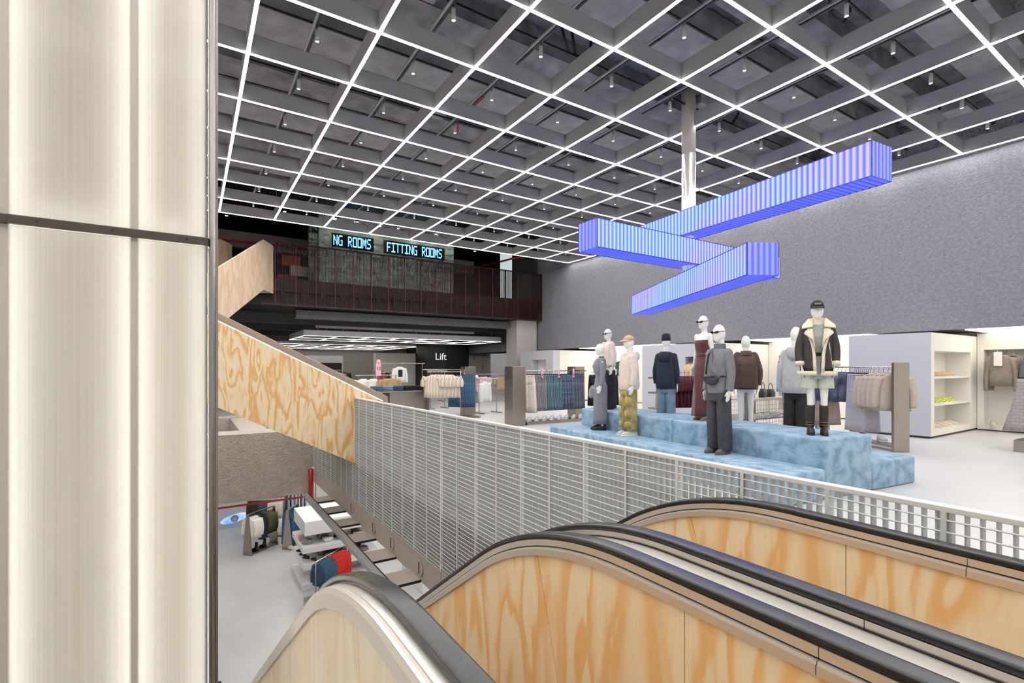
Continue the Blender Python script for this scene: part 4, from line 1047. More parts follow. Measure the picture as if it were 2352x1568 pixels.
def row(proto, p0, p1, n, z, yaw=.06, first=True, seed=1, labels=None, turn0=0, twist=0):
    """hang n copies of a garment along a bar from p0 to p1; the garment's thickness runs along the bar"""
    rnd = random.Random(seed); p0 = Vector(p0); p1 = Vector(p1); d = p1-p0; a = math.atan2(d.y, d.x)-PI/2
    for k in range(n):
        q = p0+d*(k/(n-1) if n > 1 else 0); rz = a+rnd.uniform(-yaw, yaw)+twist+(turn0 if k == 0 else 0)
        if k == 0 and first: proto.location = (q.x, q.y, z); proto.rotation_euler = (0, 0, rz); o = proto
        else: o = copy_tree(proto, (q.x, q.y, z), rz)
        if labels: o['label'] = labels[k]
def shoe(lab, grp, up, sole, L=.3, h=.12, w=.105, boot=0, name='shoe', lace=None):
    """a shoe along local x, toe at +x"""
    t = thing(name, lab, name, (0, 0, 0), grp); WLOC[t.name] = (0, 0, 0); n = 14
    def rg(z, cx, a, b): return [(cx+a*math.cos(2*PI*j/n), b*math.sin(2*PI*j/n)*(1+.15*math.cos(2*PI*j/n)), z) for j in range(n)]
    MB().rings([rg(0, 0, L/2, w/2), rg(.012, 0, L/2*1.02, w/2*1.03), rg(.026, 0, L/2, w/2)]).build('sole', sole, t, True)
    r = [rg(.024, 0, L/2*.97, w/2*.97), rg(h*.55, -.005, L/2*.9, w/2*.93), rg(h*.8, -.04, L/2*.66, w/2*.75), rg(h, -.065, L/2*.45, w/2*.6)]
    if boot: r += [rg(h+boot*.5, -.075, L/2*.38, w/2*.6), rg(h+boot, -.078, L/2*.4, w/2*.64)]
    MB().rings(r).build('upper', up, t, True)
    if lace:
        lb = MB()
        for k in range(3): lb.beam((.0+.03*k, -w*.3, h*.86-.016*k), (.0+.03*k, w*.3, h*.86-.016*k), .012, .01)
        lb.build('laces', lace, t)
    return t
def place(proto, spots, labels=None, first=True):
    for k, (x, y, z, rz) in enumerate(spots):
        if k == 0 and first: proto.location = (x, y, z); proto.rotation_euler = (0, 0, rz); o = proto
        else: o = copy_tree(proto, (x, y, z), rz)
        if labels: o['label'] = labels[k] if isinstance(labels, list) else labels
def pricetag(x, y, z, rz, lab, h=.24, w=.07, cm=None):
    t = thing('price_tag', lab, 'tag', (x, y, z), 'pink price tags on the racks', rz); WLOC[t.name] = (0, 0, 0)
    MB().box(-w/2, w/2, -.004, .004, -h, 0).build('card', cm or M['pinktag'], t)
    MB().box(-w*.3, w*.3, -.0055, -.004, -h*.85, -h*.6).build('print', mat('tag_print', '7a3a44', .6), t)
    MB().tube([(0, 0, 0), (.01, 0, .03), (0, 0, .045)], .004, 5).build('hook', M['pinktag'], t)

# ---------------------------------------------------------------- shelving blocks along the concrete wall
def block(y0, y1, lab, end_niche=False, face_niche=None):
    t = thing('wall_shelving_block', lab, 'shelving', (15.5, (y0+y1)/2, 0), 'projecting shelving blocks along the concrete wall')
    X0, X1, H = 13.85, 17.19, 2.38
    yb = y0+.5 if end_niche else y0
    if face_niche:
        a, b, c_, d_ = face_niche       # y range, z range of a recess in the front
        for (ya, yc, za, zc_) in ((yb, y1, .05, c_), (yb, y1, d_, H), (yb, a, c_, d_), (b, y1, c_, d_)):
            MB().box(X0, X0+.4, ya, yc, za, zc_).build('front_panel', M['bluegrey'], t)
        MB().box(X0+.38, X0+.4, a, b, c_, d_).build('recess_back', M['cream'], t)
        MB().box(X0+.4, X1, yb, y1, .05, H).build('carcass', M['cream'], t)
    else:
        MB().box(X0, X0+.03, y0, y1, .05, H).build('front_panel', M['bluegrey'], t)
        MB().box(X0+.03, X1, yb, y1, .05, H).build('carcass', M['cream'], t)
    MB().box(X0+.04, X1, y0+.03, y1, 0, .05).build('plinth', M['dark'], t)
    if end_niche:
        MB().box(X0+.03, 14.07, y0, yb, .05, H).build('stile', M['cream'], t); MB().box(16.45, X1, y0, yb, .05, H).build('stile', M['cream'], t)
        MB().box(14.07, 16.45, y0, yb, 1.97, H).build('header', M['cream'], t); MB().box(14.07, 16.45, y0, yb, .05, .18).build('bottom_shelf', M['cream'], t)
        for z in (.75, 1.37): MB().box(14.07, 16.45, y0+.01, yb, z-.03, z).build('shelf', M['cream'], t)
    return t
block(4.29, 5.93, 'pale shelving block with three shoe shelves in its end, nearest the camera', True)
block(9.76, 12.73, 'pale shelving block with a lit recess of hanging clothes behind the strapless dress', False, (10.2, 10.85, 1.1, 1.95))
block(18.07, 20.75, 'pale shelving block with a small square recess beside the concrete column', False, (18.6, 19.75, 1.3, 1.95))
# back panels of the bays with hanging recesses
def bay(y0, y1, ra, rb, zt_, lab):
    t = thing('wall_bay', lab, 'shelving', (17.0, (y0+y1)/2, 0), 'lit wall bays under the concrete wall')
    for (a, b, za, zb_) in ((y0, y1, zt_, 2.45), (y0, y1, 0.03, .14), (rb, y1, .14, zt_), (y0, ra, .14, zt_)):
        MB().box(16.9, 17.19, a, b, za, zb_).build('panel', M['cream'], t)
    MB().box(16.92, 17.19, y0, y1, 0, .03).build('plinth', M['dark'], t)
    MB().tube([(16.55, (ra+rb)/2, zt_-.12), (17.19, (ra+rb)/2, zt_-.12)], .012, 8).build('hanging_arm', M['chrome'], t)
bay(-2, 4.28, 2.9, 4.15, 2.04, 'warm white wall bay holding brown sweaters')
bay(5.94, 9.75, 8.2, 9.4, 2.0, 'warm white wall bay holding pale blue jeans')
bay(12.74, 18.06, 13.6, 15.2, 2.0, 'warm white wall bay holding jerseys and a pale coat')
# shoes in the end niche of the first block
sg_ = 'shoes on the white wall shelves'
tanp = shoe('', sg_, mat('tan_trainer', 'c9a98a', .6), mat('cream_sole', 'e8dccb', .6), lace=M['white']); nn_ = 6
place(tanp, [(14.22+.33*k, 4.46, 1.37, -PI/2+.6) for k in range(5)], 'tan trainer in the row on the top white wall shelf')
neon = shoe('', sg_, mat('lime_striped_trainer', 'b9c93c', .5, var=.25, vscale=30), M['white'], lace=mat('navy_lace', '2a2f55', .6))
place(neon, [(14.22+.33*k, 4.46, .75, -PI/2+.6) for k in range(5)], 'white and lime trainer in the row on the middle white wall shelf')
crm = shoe('', sg_, mat('cream_trainer', 'dccfbd', .6), mat('cream_sole', 'e8dccb', .6), lace=M['white'], L=.31)
place(crm, [(14.25+.36*k, 4.47, .18, -PI/2+.5) for k in range(5)], 'cream trainer in the row on the lowest white wall shelf')
place(crm, [(16.75, 3.95, .14, PI+.4), (16.75, 3.5, .14, PI+.4), (16.75, 3.2, .14, PI+.4)], 'cream trainer on the floor of the wall bay with brown sweaters', False)
# brown sweaters
swt = g_top('', 'sweaters in the wall bay', cloth('taupe_knit', '8d8378', .95, .3, 90), .76, .46, .035, .8, 'sweater', 'sweater', .052)
row(swt, (16.5, 3.75), (17.0, 3.75), 5, 2.0, .04, True, 2, ['front brown sweater hanging in the wall bay, wearing the pale price card']+['brown sweater in the row behind the front one in the wall bay']*4)
gsw = g_top('', 'sweaters in the wall bay', cloth('slate_knit', '63646b', .95), .66, .56, .05, .6, 'sweater', 'sweater', .075)
row(gsw, (16.5, 3.05), (16.95, 3.05), 3, 2.0, .04, True, 3, ['slate grey sweater next to the brown sweaters in the wall bay']*3)
pricetag(16.42, 3.78, 1.97, PI/2, 'large pale pink price card on the brown sweaters', .34, .15, mat('pale_card', 'f4e6e6', .5))
# jeans in the second bay
ljm = cloth('pale_blue_denim', '8aa3b3', .85, .3, 60, .06, 8)
lj = g_trousers('', 'jeans in the second wall bay', ljm, 1.0, .42); row(lj, (16.5, 9.0), (17.05, 9.0), 4, 1.9, .1, True, 4, ['pale blue jeans hanging in the wall bay beside the light grey hoodie']*4)
row(lj, (16.5, 8.5), (17.05, 8.5), 4, 1.9, .1, False, 5)
# clothes in block 2 recess, bay 3
cl2 = g_top('', 'tops in the lit recess', cloth('sand_cotton', 'd2b492', .9), .55, .45, .04, .4, 'shirt', 'shirt'); row(cl2, (14.05, 10.25), (14.05, 10.8), 7, 1.85, .1, True, 6, ['sand-coloured top in the small lit recess behind the strapless dress']*7)
for k, (y, c, lab) in enumerate(((17.5, '1f5a3c', 'green jersey with a white stripe hanging at the far bay'), (17.0, 'e9e6df', 'white jersey hanging beside the green ones in the far bay'), (16.5, '24563d', 'dark green printed jersey hanging in the far bay'), (14.2, 'd9d4cc', 'pale long coat hanging alone in the far bay'))):
    o = g_top(lab, 'tops in the far wall bay', cloth('bay_top%d' % k, c), .7 if k < 3 else 1.05, .55, .05, .3 if k < 3 else .6, 'jersey' if k < 3 else 'coat', 'shirt'); place(o, [(16.6, y, 2.0, PI/2+.1)])

# ---------------------------------------------------------------- rack of jeans left of the platform
def rack_post(t, x0, x1, y0, y1, h): bevel(MB().box(x0, x1, y0, y1, 0, h).build('post', M['steel'], t), .006)
r1 = thing('clothes_rack', 'steel clothes rack with broad box posts full of trousers, left of the blue platform', 'rack', (9, 11.75, 0))
rack_post(r1, 7.3, 7.72, 11.3, 11.72, 1.62); rack_post(r1, 10.08, 10.45, 12.0, 12.4, 1.62)
MB().tube([(7.7, 11.7, 1.49), (10.3, 11.75, 1.49)], .014, 8).build('bar', M['chrome'], r1, True)
MB().tube([(10.5, 11.75, 1.45), (12.3, 11.9, 1.45)], .014, 8).build('bar', M['chrome'], r1, True)
rack_post(r1, 12.2, 12.4, 11.75, 12.0, 1.5)
MB().box(7.8, 10.1, 11.35, 11.95, .0, .07).build('shoe_tray', M['steel'], r1)
jg = 'trousers on the box-post rack'
p = g_trousers('', jg, cloth('ecru_cotton', 'e3d5c6', .9), 1.06, .5, .035); row(p, (7.9, 11.6), (8.05, 11.75), 4, 1.49, .05, True, 1, ['cream trousers at the front end of the box-post rack, facing out']+['cream trousers just behind the front pair on the box-post rack']*3, .9)
for c, a, b, n, lab in (('8d8b8d', 8.1, 8.6, 11, 'washed grey jeans in the row on the box-post rack'), ('62808a', 8.66, 9.16, 10, 'teal-grey jeans in the row on the box-post rack'), ('5b6a80', 9.22, 9.6, 8, 'mottled blue patterned jeans in the row on the box-post rack'), ('666a76', 9.65, 10.02, 8, 'dusty slate jeans in the row on the box-post rack')):
    m_ = cloth('denim_'+c, c, .85, .3, 50, .11 if c == '5b6a80' else .05, 18 if c == '5b6a80' else 6); p = g_trousers('', jg, m_, 1.02, .42, .024); row(p, (a, 11.75), (b, 11.75), n, 1.49, .06, True, n, [lab]*n)
p = g_trousers('', jg, cloth('black_denim', '24272d', .85), .95, .4, .03); row(p, (10.62, 11.77), (11.5, 11.84), 14, 1.45, .06, True, 8, ['black jeans on the rear bar of the box-post rack']*14)
for x, y, k in ((7.83, 11.5, 0), (8.45, 11.52, 1), (9.05, 11.52, 2), (9.6, 11.52, 3), (11.2, 11.6, 4)):
    pricetag(x, y, 1.56, .3, ['pink price tag clipped to the cream trousers', 'pink price tag above the washed grey jeans', 'pink price tag above the teal-grey jeans', 'pink price tag above the mottled blue jeans', 'pink price tag above the black jeans'][k], .26, .09)
wt = shoe('', 'pale trainers under the box-post rack', mat('white_trainer', 'dad6d1', .6), M['white'], lace=M['grey'], L=.3)
place(wt, [(8.0+.27*k, 11.55, .07, -2.6) for k in range(8)], 'white trainer in the row under the box-post rack')

# ---------------------------------------------------------------- rack behind the platform, right
ra_, rb_ = Vector((11.25, 3.94, 0)), Vector((12.2, 5.77, 0)); rd_ = (rb_-ra_).normalized(); rz_ = math.atan2(rd_.y, rd_.x)
r2 = thing('clothes_rack', 'steel clothes rack with a tall flat post beside the blue platform', 'rack', tuple((ra_+rb_)/2))
nx = Vector((-rd_.y, rd_.x, 0))
def obox(c, d, n_, l, w, z0, z1): 
    q = [c-d*l/2-n_*w/2, c+d*l/2-n_*w/2, c+d*l/2+n_*w/2, c-d*l/2+n_*w/2]
    return MB().hexa([Vector((p.x, p.y, z0)) for p in q]+[Vector((p.x, p.y, z1)) for p in q])
bevel(obox(ra_, rd_, nx, .06, .32, 0, 1.69).build('post', M['steel'], r2), .006); bevel(obox(rb_, rd_, nx, .06, .32, 0, 1.69).build('post', M['steel'], r2), .006)
MB().tube([ra_+Vector((0, 0, 1.6)), rb_+Vector((0, 0, 1.6))], .014, 8).build('bar', M['chrome'], r2, True)
obox((ra_+rb_)/2, rd_, nx, 2.0, .3, .08, .12).build('shoe_tray', M['steel'], r2)
r2g = 'clothes on the flat-post rack'
bj_ = g_top('', r2g, cloth('beige_cotton_jacket', 'b8aa9b', .85, .25), .72, .52, .07, .58, 'jacket', 'jacket', .09, mat('beige_collar', 'b0a192', .9)); q0 = ra_+rd_*.16; q1 = ra_+rd_*.62
row(bj_, q0, q1, 5, 1.58, .1, True, 3, ['beige jacket at the post end of the flat-post rack']+['beige jacket in the row on the flat-post rack']*4, twist=-.45)
gk = g_dress('', r2g, cloth('ribbed_grey_knit', 'b5b3b9', .95, .4, 60), 1.18, .26, .34, .025, 5); row(gk, ra_+rd_*.7, ra_+rd_*1.12, 9, 1.58, .05, True, 4, ['ribbed grey long dress in the row on the flat-post rack']*9, twist=-.3)
dj = g_top('', r2g, cloth('blue_denim_jacket', '4d5668', .85, .4, 30, .08, 7), .62, .52, .07, .55, 'jacket', 'jacket', .09, mat('denim_collar', '454e60', .9)); row(dj, ra_+rd_*1.25, ra_+rd_*1.7, 5, 1.58, .1, True, 5, ['dark denim jacket in the row on the flat-post rack']*5, twist=-.4)
pk_ = g_dress('', r2g, cloth('blush_satin', 'b3a097', .5, .3, 30), 1.15, .3, .45, .04, 7, 'dress'); row(pk_, ra_+rd_*1.78, ra_+rd_*1.98, 4, 1.58, .05, True, 6, ['blush satin slip dress beside the denim jackets']*4)
place(wt, [(11.55, 4.35, .12, -2.2), (11.75, 4.75, .12, -2.2)], 'white trainer on the tray of the flat-post rack', False)
# ---------------------------------------------------------------- plaid skirts at the picture's edge
r3 = thing('clothes_rack', 'steel rack with pale plaid skirts cut off by the picture edge', 'rack', (13.6, 2.7, 0))
MB().box(13.1, 13.7, 2.4, 2.8, 0, .22).build('base_box', M['steel'], r3); MB().tube([(13.4, 2.6, .2), (13.4, 2.6, 1.5)], .02, 8).build('upright', M['steel'], r3, True); MB().tube([(13.1, 2.6, 1.5), (14.3, 2.4, 1.5)], .014, 8).build('bar', M['chrome'], r3, True)
plm = bpy.data.materials.new('pale_plaid'); plm.use_nodes = True; nt = plm.node_tree; b = nt.nodes['Principled BSDF']
tc = nt.nodes.new('ShaderNodeTexCoord'); ck = nt.nodes.new('ShaderNodeTexBrick'); ck.inputs['Scale'].default_value = 4; ck.inputs['Color1'].default_value = lin(rgb('a8a29f')); ck.inputs['Color2'].default_value = lin(rgb('9c9694')); ck.inputs['Mortar'].default_value = lin(rgb('928c8c')); ck.inputs['Mortar Size'].default_value = .03
mpk = nt.nodes.new('ShaderNodeMapping'); mpk.inputs['Rotation'].default_value = (PI/2, 0, 0); nt.links.new(tc.outputs['Object'], mpk.inputs[0]); nt.links.new(mpk.outputs[0], ck.inputs[0]); nt.links.new(ck.outputs[0], b.inputs['Base Color']); b.inputs['Roughness'].default_value = .9
psk = g_dress('', 'plaid skirts at the picture edge', plm, 1.0, .34, .72, .06, 7, 'skirt', False); row(psk, (13.2, 2.6), (13.7, 2.52), 5, 1.5, .05, True, 2, ['pale plaid long skirt at the front of the cut-off rack']+['pale plaid long skirt in the row on the cut-off rack']*4)

# ---------------------------------------------------------------- display table with wire panels behind the platform
tb = thing('display_table', 'steel display table with wire grid panels behind the brown jacket', 'table', (11.1, 6.7, 0))
TX0, TX1, TY0, TY1 = 10.2, 12.0, 6.35, 7.3
bevel(MB().box(TX0, TX1, TY0, TY1, .86, .9).build('table_top', mat('pale_steel_top', 'c4bcb4', .4, metal=.4), tb), .005)
MB().box(TX0, TX1, TY0+.02, TY1-.02, .42, .44).build('shelf', M['steel'], tb)
for x in (TX0+.03, TX1-.03):
    for y in (TY0+.03, TY1-.03): MB().box(x-.02, x+.02, y-.02, y+.02, 0, .86).build('leg', M['steel'], tb)
wires = MB()
for y in (TY0, TY1):
    for k in range(25): x = TX0+(TX1-TX0)*k/24; wires.tube([(x, y, .04), (x, y, .86)], .004, 4, False)
    for k in range(9): wires.tube([(TX0, y, .05+.1*k), (TX1, y, .05+.1*k)], .004, 4, False)
for x in (TX0, TX1):
    for k in range(13): y = TY0+(TY1-TY0)*k/12; wires.tube([(x, y, .04), (x, y, .86)], .004, 4, False)
stuff(wires.build('wire_grid', M['steel'], tb))
hb_ = 'bags and shoes on the wire table'
def handbag(lab, m, x, y, z, rz=0, w=.3, h=.16, d=.12):
    t = thing('handbag', lab, 'bag', (x, y, z), hb_, rz); WLOC[t.name] = (0, 0, 0)
    loft(MB(), [(0, 0, 0, w/2, d/2, 0, 4, 0, 3.5), (h*.5, 0, 0, w/2*1.04, d/2, 0, 4, 0, 3), (h, 0, 0, w/2*.9, d/2*.5, 0, 4, 0, 3)], 18, sub=2).build('body', m, t, True)
    MB().tube([(-w*.3, 0, h*.95), (-w*.2, 0, h*1.6), (0, 0, h*1.8), (w*.2, 0, h*1.6), (w*.3, 0, h*.95)], .008, 6).build('handle', m, t, True)
blk = mat('black_bag_leather', '1f1e20', .35)
handbag('black leather handbag at the near corner of the wire table', blk, 10.75, 6.6, .9, .4); handbag('black studded handbag in the middle of the wire table', blk, 11.2, 6.6, .9, .2, .34, .2); handbag('black slouchy bag at the far end of the wire table', blk, 11.6, 6.65, .9, .1, .36, .18)
place(wt, [(10.45, 6.7, .9, 2.5), (10.5, 6.5, .44, 2.6), (10.8, 6.5, .44, 2.6), (11.1, 6.5, .44, 2.7), (11.5, 6.5, .44, 2.7)], ['white flat shoe on top of the wire table']+['white flat shoe on the lower shelf of the wire table']*4, False)
# ---------------------------------------------------------------- burgundy rack and boot shelf behind the platform
r5 = thing('clothes_rack', 'steel rack of burgundy skirts between the navy jacket and the strapless dress', 'rack', (10.9, 8.5, 0))
b0_, b1_ = at(1555, 853, z=1.52) if False else Vector((10.1, 8.75, 1.47)), Vector((11.7, 8.0, 1.47))
MB().tube([b0_, b1_], .013, 8).build('bar', M['chrome'], r5, True)
for q in (b0_, b1_): MB().tube([(q.x, q.y, 0), q], .014, 8).build('upright', M['steel'], r5, True)
MB().box(10.0, 10.9, 8.3, 8.9, 0, .06).build('base', M['steel'], r5)
pr_ = g_dress('', 'skirts on the burgundy rack', cloth('rose_pleats', 'a5877f', .8), .8, .4, .5, .04, 12, 'skirt', False); row(pr_, (10.15, 8.73), (10.4, 8.61), 5, 1.47, .05, True, 3, ['dusty rose pleated skirt next to the burgundy ones']*5)
bu = g_top('', 'skirts on the burgundy rack', cloth('burgundy_knit', '54202a', .9), .8, .5, .06, .3, 'jumper', 'sweater'); row(bu, (10.48, 8.57), (11.2, 8.23), 9, 1.47, .06, True, 4, ['burgundy jumper in the row beside the strapless dress']*9)
bs = thing('boot_shelf', 'slim steel shelf unit holding black boots beside the navy jacket', 'shelf', (9.9, 9.0, 0))
SX, SY = at(1535, 900, X=9.9).x, at(1535, 900, X=9.9).y
MB().box(SX-.03, SX+.03, SY-.2, SY+.2, 0, 1.25).build('upright', M['steel'], bs)
bt_ = shoe('', 'black boots on the steel shelf', mat('black_boot', '232021', .4), M['black'], .27, .1, .1, .14, 'boot'); sp_ = []
for k, z in enumerate((.25, .62, 1.0, 1.36)):
    MB().box(SX-.5, SX, SY-.2, SY+.2, z-.04, z).build('shelf', M['steel'], bs)
    if k < 3: sp_.append((SX-.2, SY, z, PI))
place(bt_, sp_, ['black ankle boot on the lowest steel shelf', 'black ankle boot on the middle steel shelf', 'black ankle boot on the upper steel shelf'])
# ---------------------------------------------------------------- striped shirts and jeans rack by the void
r4 = thing('clothes_rack', 'square tube rack of striped shirts and blue jeans near the grating', 'rack', (7.0, 14.6, 0))
for x, y in ((7.15, 14.1), (7.5, 14.55)):
    MB().tube([(x, y, 0), (x, y, 1.5)], .014, 8).build('upright', M['steel'], r4, True)
MB().tube([(6.2, 14.9, 1.52), (7.75, 14.9, 1.52)], .014, 8).build('bar', M['steel'], r4, True); MB().tube([(6.15, 14.4, 1.45), (7.6, 14.3, 1.45)], .014, 8).build('bar', M['steel'], r4, True)
MB().box(7.0, 7.7, 13.8, 14.5, 0, .05).build('base', M['steel'], r4); bevel(MB().box(7.75, 8.15, 14.95, 15.3, 0, 1.62).build('post', M['steel'], r4), .006)
stm = bpy.data.materials.new('striped_cotton'); stm.use_nodes = True; nt = stm.node_tree; b = nt.nodes['Principled BSDF']; tc = nt.nodes.new('ShaderNodeTexCoord'); wv = nt.nodes.new('ShaderNodeTexWave'); wv.inputs['Scale'].default_value = 3.2; wv.inputs['Distortion'].default_value = .6; r_ = nt.nodes.new('ShaderNodeValToRGB')
for p_, c in ((.62, 'dccfbf'), (.7, '6d4038'), (.82, '55504a'), (.9, 'd5c5b2')): e = r_.color_ramp.elements.new(p_); e.color = lin(rgb(c))
r_.color_ramp.elements[0].color = lin(rgb('dccfbf')); r_.color_ramp.elements[-1].color = lin(rgb('dccfbf'))
nt.links.new(tc.outputs['Object'], wv.inputs[0]); nt.links.new(wv.outputs[0], r_.inputs[0]); nt.links.new(r_.outputs[0], b.inputs['Base Color']); b.inputs['Roughness'].default_value = .85
ss = g_top('', 'striped shirts near the grating', stm, .7, .58, .05, .28, 'shirt', 'shirt', .1, stm); row(ss, (6.3, 14.35), (6.85, 14.15), 6, 1.45, .1, True, 5, ['cream and rust striped shirt in the row near the grating']*5+['cream and rust striped shirt at the front of the row near the grating'], twist=.95)
bjn = g_trousers('', 'blue jeans near the grating', cloth('mid_blue_denim', '3f607f', .85, .3, 50, .05, 5), 1.02, .46, .04); row(bjn, (7.2, 14.5), (7.55, 14.4), 5, 1.45, .08, True, 6, ['mid-blue jeans in the row beside the striped shirts']*5, twist=.9)
wtee = g_top('white T-shirt hanging behind the blue jeans', 'tees by the lift', cloth('white_cotton', 'e8e6e4', .9), .68, .54, .05, .25, 'tshirt', 'shirt', .09); place(wtee, [(8.1, 15.2, 1.45, .3)])
# low steel table of folded jeans
t2 = thing('display_table', 'low steel table stacked with folded jeans by the staircase foot', 'table', (5.7, 15, 0))
bevel(MB().box(4.6, 6.6, 14.7, 15.6, .83, .87).build('table_top', M['steel'], t2), .005); MB().box(5.1, 5.14, 14.8, 15.5, 0, .83).build('side_panel', M['steel'], t2); MB().box(5.2, 6.4, 15.0, 15.04, .0, .83).build('back_panel', M['steel'], t2); MB().box(6.36, 6.4, 14.8, 15.5, 0, .83).build('side_panel', M['steel'], t2)
def folded(lab, grp, m, x, y, z, rz=0, w=.34, d=.26, h=.05):
    o = loft(MB(), [(0, 0, 0, w/2*.97, d/2*.97, 0, 4, 0, 6), (h*.5, 0, 0, w/2, d/2, .01, 4, 0, 6), (h, 0, 0, w/2*.95, d/2*.95, .01, 4, 0, 6)], 24, sub=1).build('folded_garment', m, None, True, origin=(0, 0, 0)); o.location = (x, y, z); o.rotation_euler = (0, 0, rz)
    return tag(o, lab, 'clothes', grp)
fcols = [('4a5f7d', 'dark blue'), ('6f86a0', 'washed blue'), ('3a4a63', 'indigo'), ('1d1d20', 'black'), ('232326', 'black'), ('d9d6d2', 'white')]
for k, (c, nme) in enumerate(fcols):
    for q in range(3): folded('folded %s garment in the stack on the low steel table, %s' % (nme, ['bottom', 'middle', 'top'][q])+(', second black stack' if k == 4 else ''), 'folded clothes on the low table', cloth('fold_'+c, c), 4.75+.33*k, 15.0, .87+.05*q, .1*q)
place(wt, [(5.9, 14.75, .0, 2.3), (6.2, 14.8, .0, 2.3)], 'white trainer on the floor under the low steel table', False)
# ---------------------------------------------------------------- clothes farther back, under the gallery
fg = 'clothes hanging under the gallery'
def farrack(x0, x1, y, h, lab):
    t = thing('clothes_rack', lab, 'rack', ((x0+x1)/2, y, 0))
    MB().tube([(x0, y, h), (x1, y, h)], .016, 6).build('bar', M['steel'], t)
    for x in (x0+.1, x1-.1): MB().tube([(x, y, 0), (x, y, h)], .016, 6).build('upright', M['steel'], t); MB().box(x-.03, x+.03, y-.35, y+.35, 0, .03).build('foot', M['steel'], t)
farrack(6.2, 8.0, 19.0, 1.75, 'steel rack holding a printed white sweatshirt under the gallery'); farrack(10.8, 13.2, 19.9, 1.28, 'low steel rack of white, pink and tan T-shirts before the lift'); farrack(5.0, 6.6, 18.2, 1.3, 'steel rack of white and tan tops beyond the staircase foot')
o = g_top('white sweatshirt with a black print hanging under the gallery', fg, cloth('white_sweat', 'e6e4e2', .9), .62, .5, .06, .55, 'sweatshirt', 'shirt'); place(o, [(6.9, 18.9, 1.72, .1)])
MB().box(-.09, .09, -.082, -.075, -.5, -.22).build('print', M['black'], o)
o = g_top('charcoal T-shirt with a pink numeral print hanging under the gallery', fg, cloth('charcoal_tee', '47474b', .9), .62, .56, .06, .28, 'tshirt', 'shirt', .1); place(o, [(8.05, 17.9, 1.45, .0)])
pm = mat('pink_print', 'e08aa8', .7); pb = MB(); pb.box(-.1, -.06, -.085, -.075, -.55, -.25); pb.box(.0, .1, -.085, -.075, -.55, -.5); pb.box(.0, .1, -.085, -.075, -.3, -.25); pb.box(0, .035, -.085, -.075, -.55, -.25); pb.box(.07, .1, -.085, -.075, -.55, -.25); pb.box(-.14, .14, -.085, -.075, -.22, -.19); pb.build('print', pm, o)
farrack(7.7, 8.5, 17.95, 1.45, 'short steel stand holding the charcoal T-shirt')
for k, (x, c, lab) in enumerate(((11.1, 'e3b3c4', 'pink T-shirt at the end of the low rack before the lift'), (11.35, 'e9e9ec', 'white T-shirt on the low rack before the lift'), (12.1, 'a48d74', 'tan T-shirt on the low rack before the lift'), (12.3, 'a08870', 'tan T-shirt behind the other tan one on the low rack'))):
    o = g_top(lab, fg, cloth('fartee%d' % k, c, .9), .68, .62, .06, .28, 'tshirt', 'shirt', .11); place(o, [(x, 19.8+.12*(k % 2), 1.26, .25)])
o = g_top('white jacket hanging low just behind the box-post rack', fg, cloth('white_jacket', 'e3e1de', .8), .7, .6, .07, .65, 'jacket', 'jacket', .1); place(o, [(8.6, 15.1, 1.2, .6)])
farrack(8.3, 9.2, 15.15, 1.2, 'short steel stand holding the white jacket')
for k, (x, c, lab) in enumerate(((5.25, 'e9e6e2', 'white top at the near end of the rack beyond the staircase'), (5.6, 'e4e1dd', 'white top second on the rack beyond the staircase'), (6.1, 'b39870', 'tan trousers-like top on the rack beyond the staircase'), (6.3, 'ab9068', 'tan top at the far end of the rack beyond the staircase'))):
    o = g_top(lab, fg, cloth('stairtop%d' % k, c, .9), .7, .6, .07, .3, 'shirt', 'shirt', .1); place(o, [(x, 18.1, 1.28, .2)])
ps_ = thing('price_sign', 'pink price stand reading 12 behind the staircase rail', 'sign', (5.45, 17.0, 0)); MB().tube([(5.45, 17, 0), (5.45, 17, 1.3)], .014, 6).build('pole', M['steel'], ps_); MB().box(5.36, 5.54, 16.99, 17.01, 1.3, 1.75).build('card', M['pinktag'], ps_)
MB().tube([(5.45, 16.99, 1.8), (5.45, 17.01, 1.8)], .07, 14).build('round_top', M['pinktag'], ps_)
def text(s, size, loc, rz, m, parent, name='lettering', rx=PI/2):
    cu = bpy.data.curves.new(name, 'FONT'); cu.body = s; cu.size = size; cu.extrude = .004; cu.align_x = 'CENTER'; cu.align_y = 'CENTER'; cu.materials.append(m)
    tmp = bpy.data.objects.new(name, cu); C.objects.link(tmp); me = bpy.data.meshes.new_from_object(tmp.evaluated_get(bpy.context.evaluated_depsgraph_get())); bpy.data.objects.remove(tmp)
    o = bpy.data.objects.new(name, me); C.objects.link(o); o.parent = parent; L_ = WLOC[parent.name]; o.location = (loc[0]-L_[0], loc[1]-L_[1], loc[2]-L_[2]); o.rotation_euler = (rx, 0, rz)
    return o
text('12', .16, (5.45, 16.985, 1.55), 0, mat('tag_print', '7a3a44', .6), ps_)
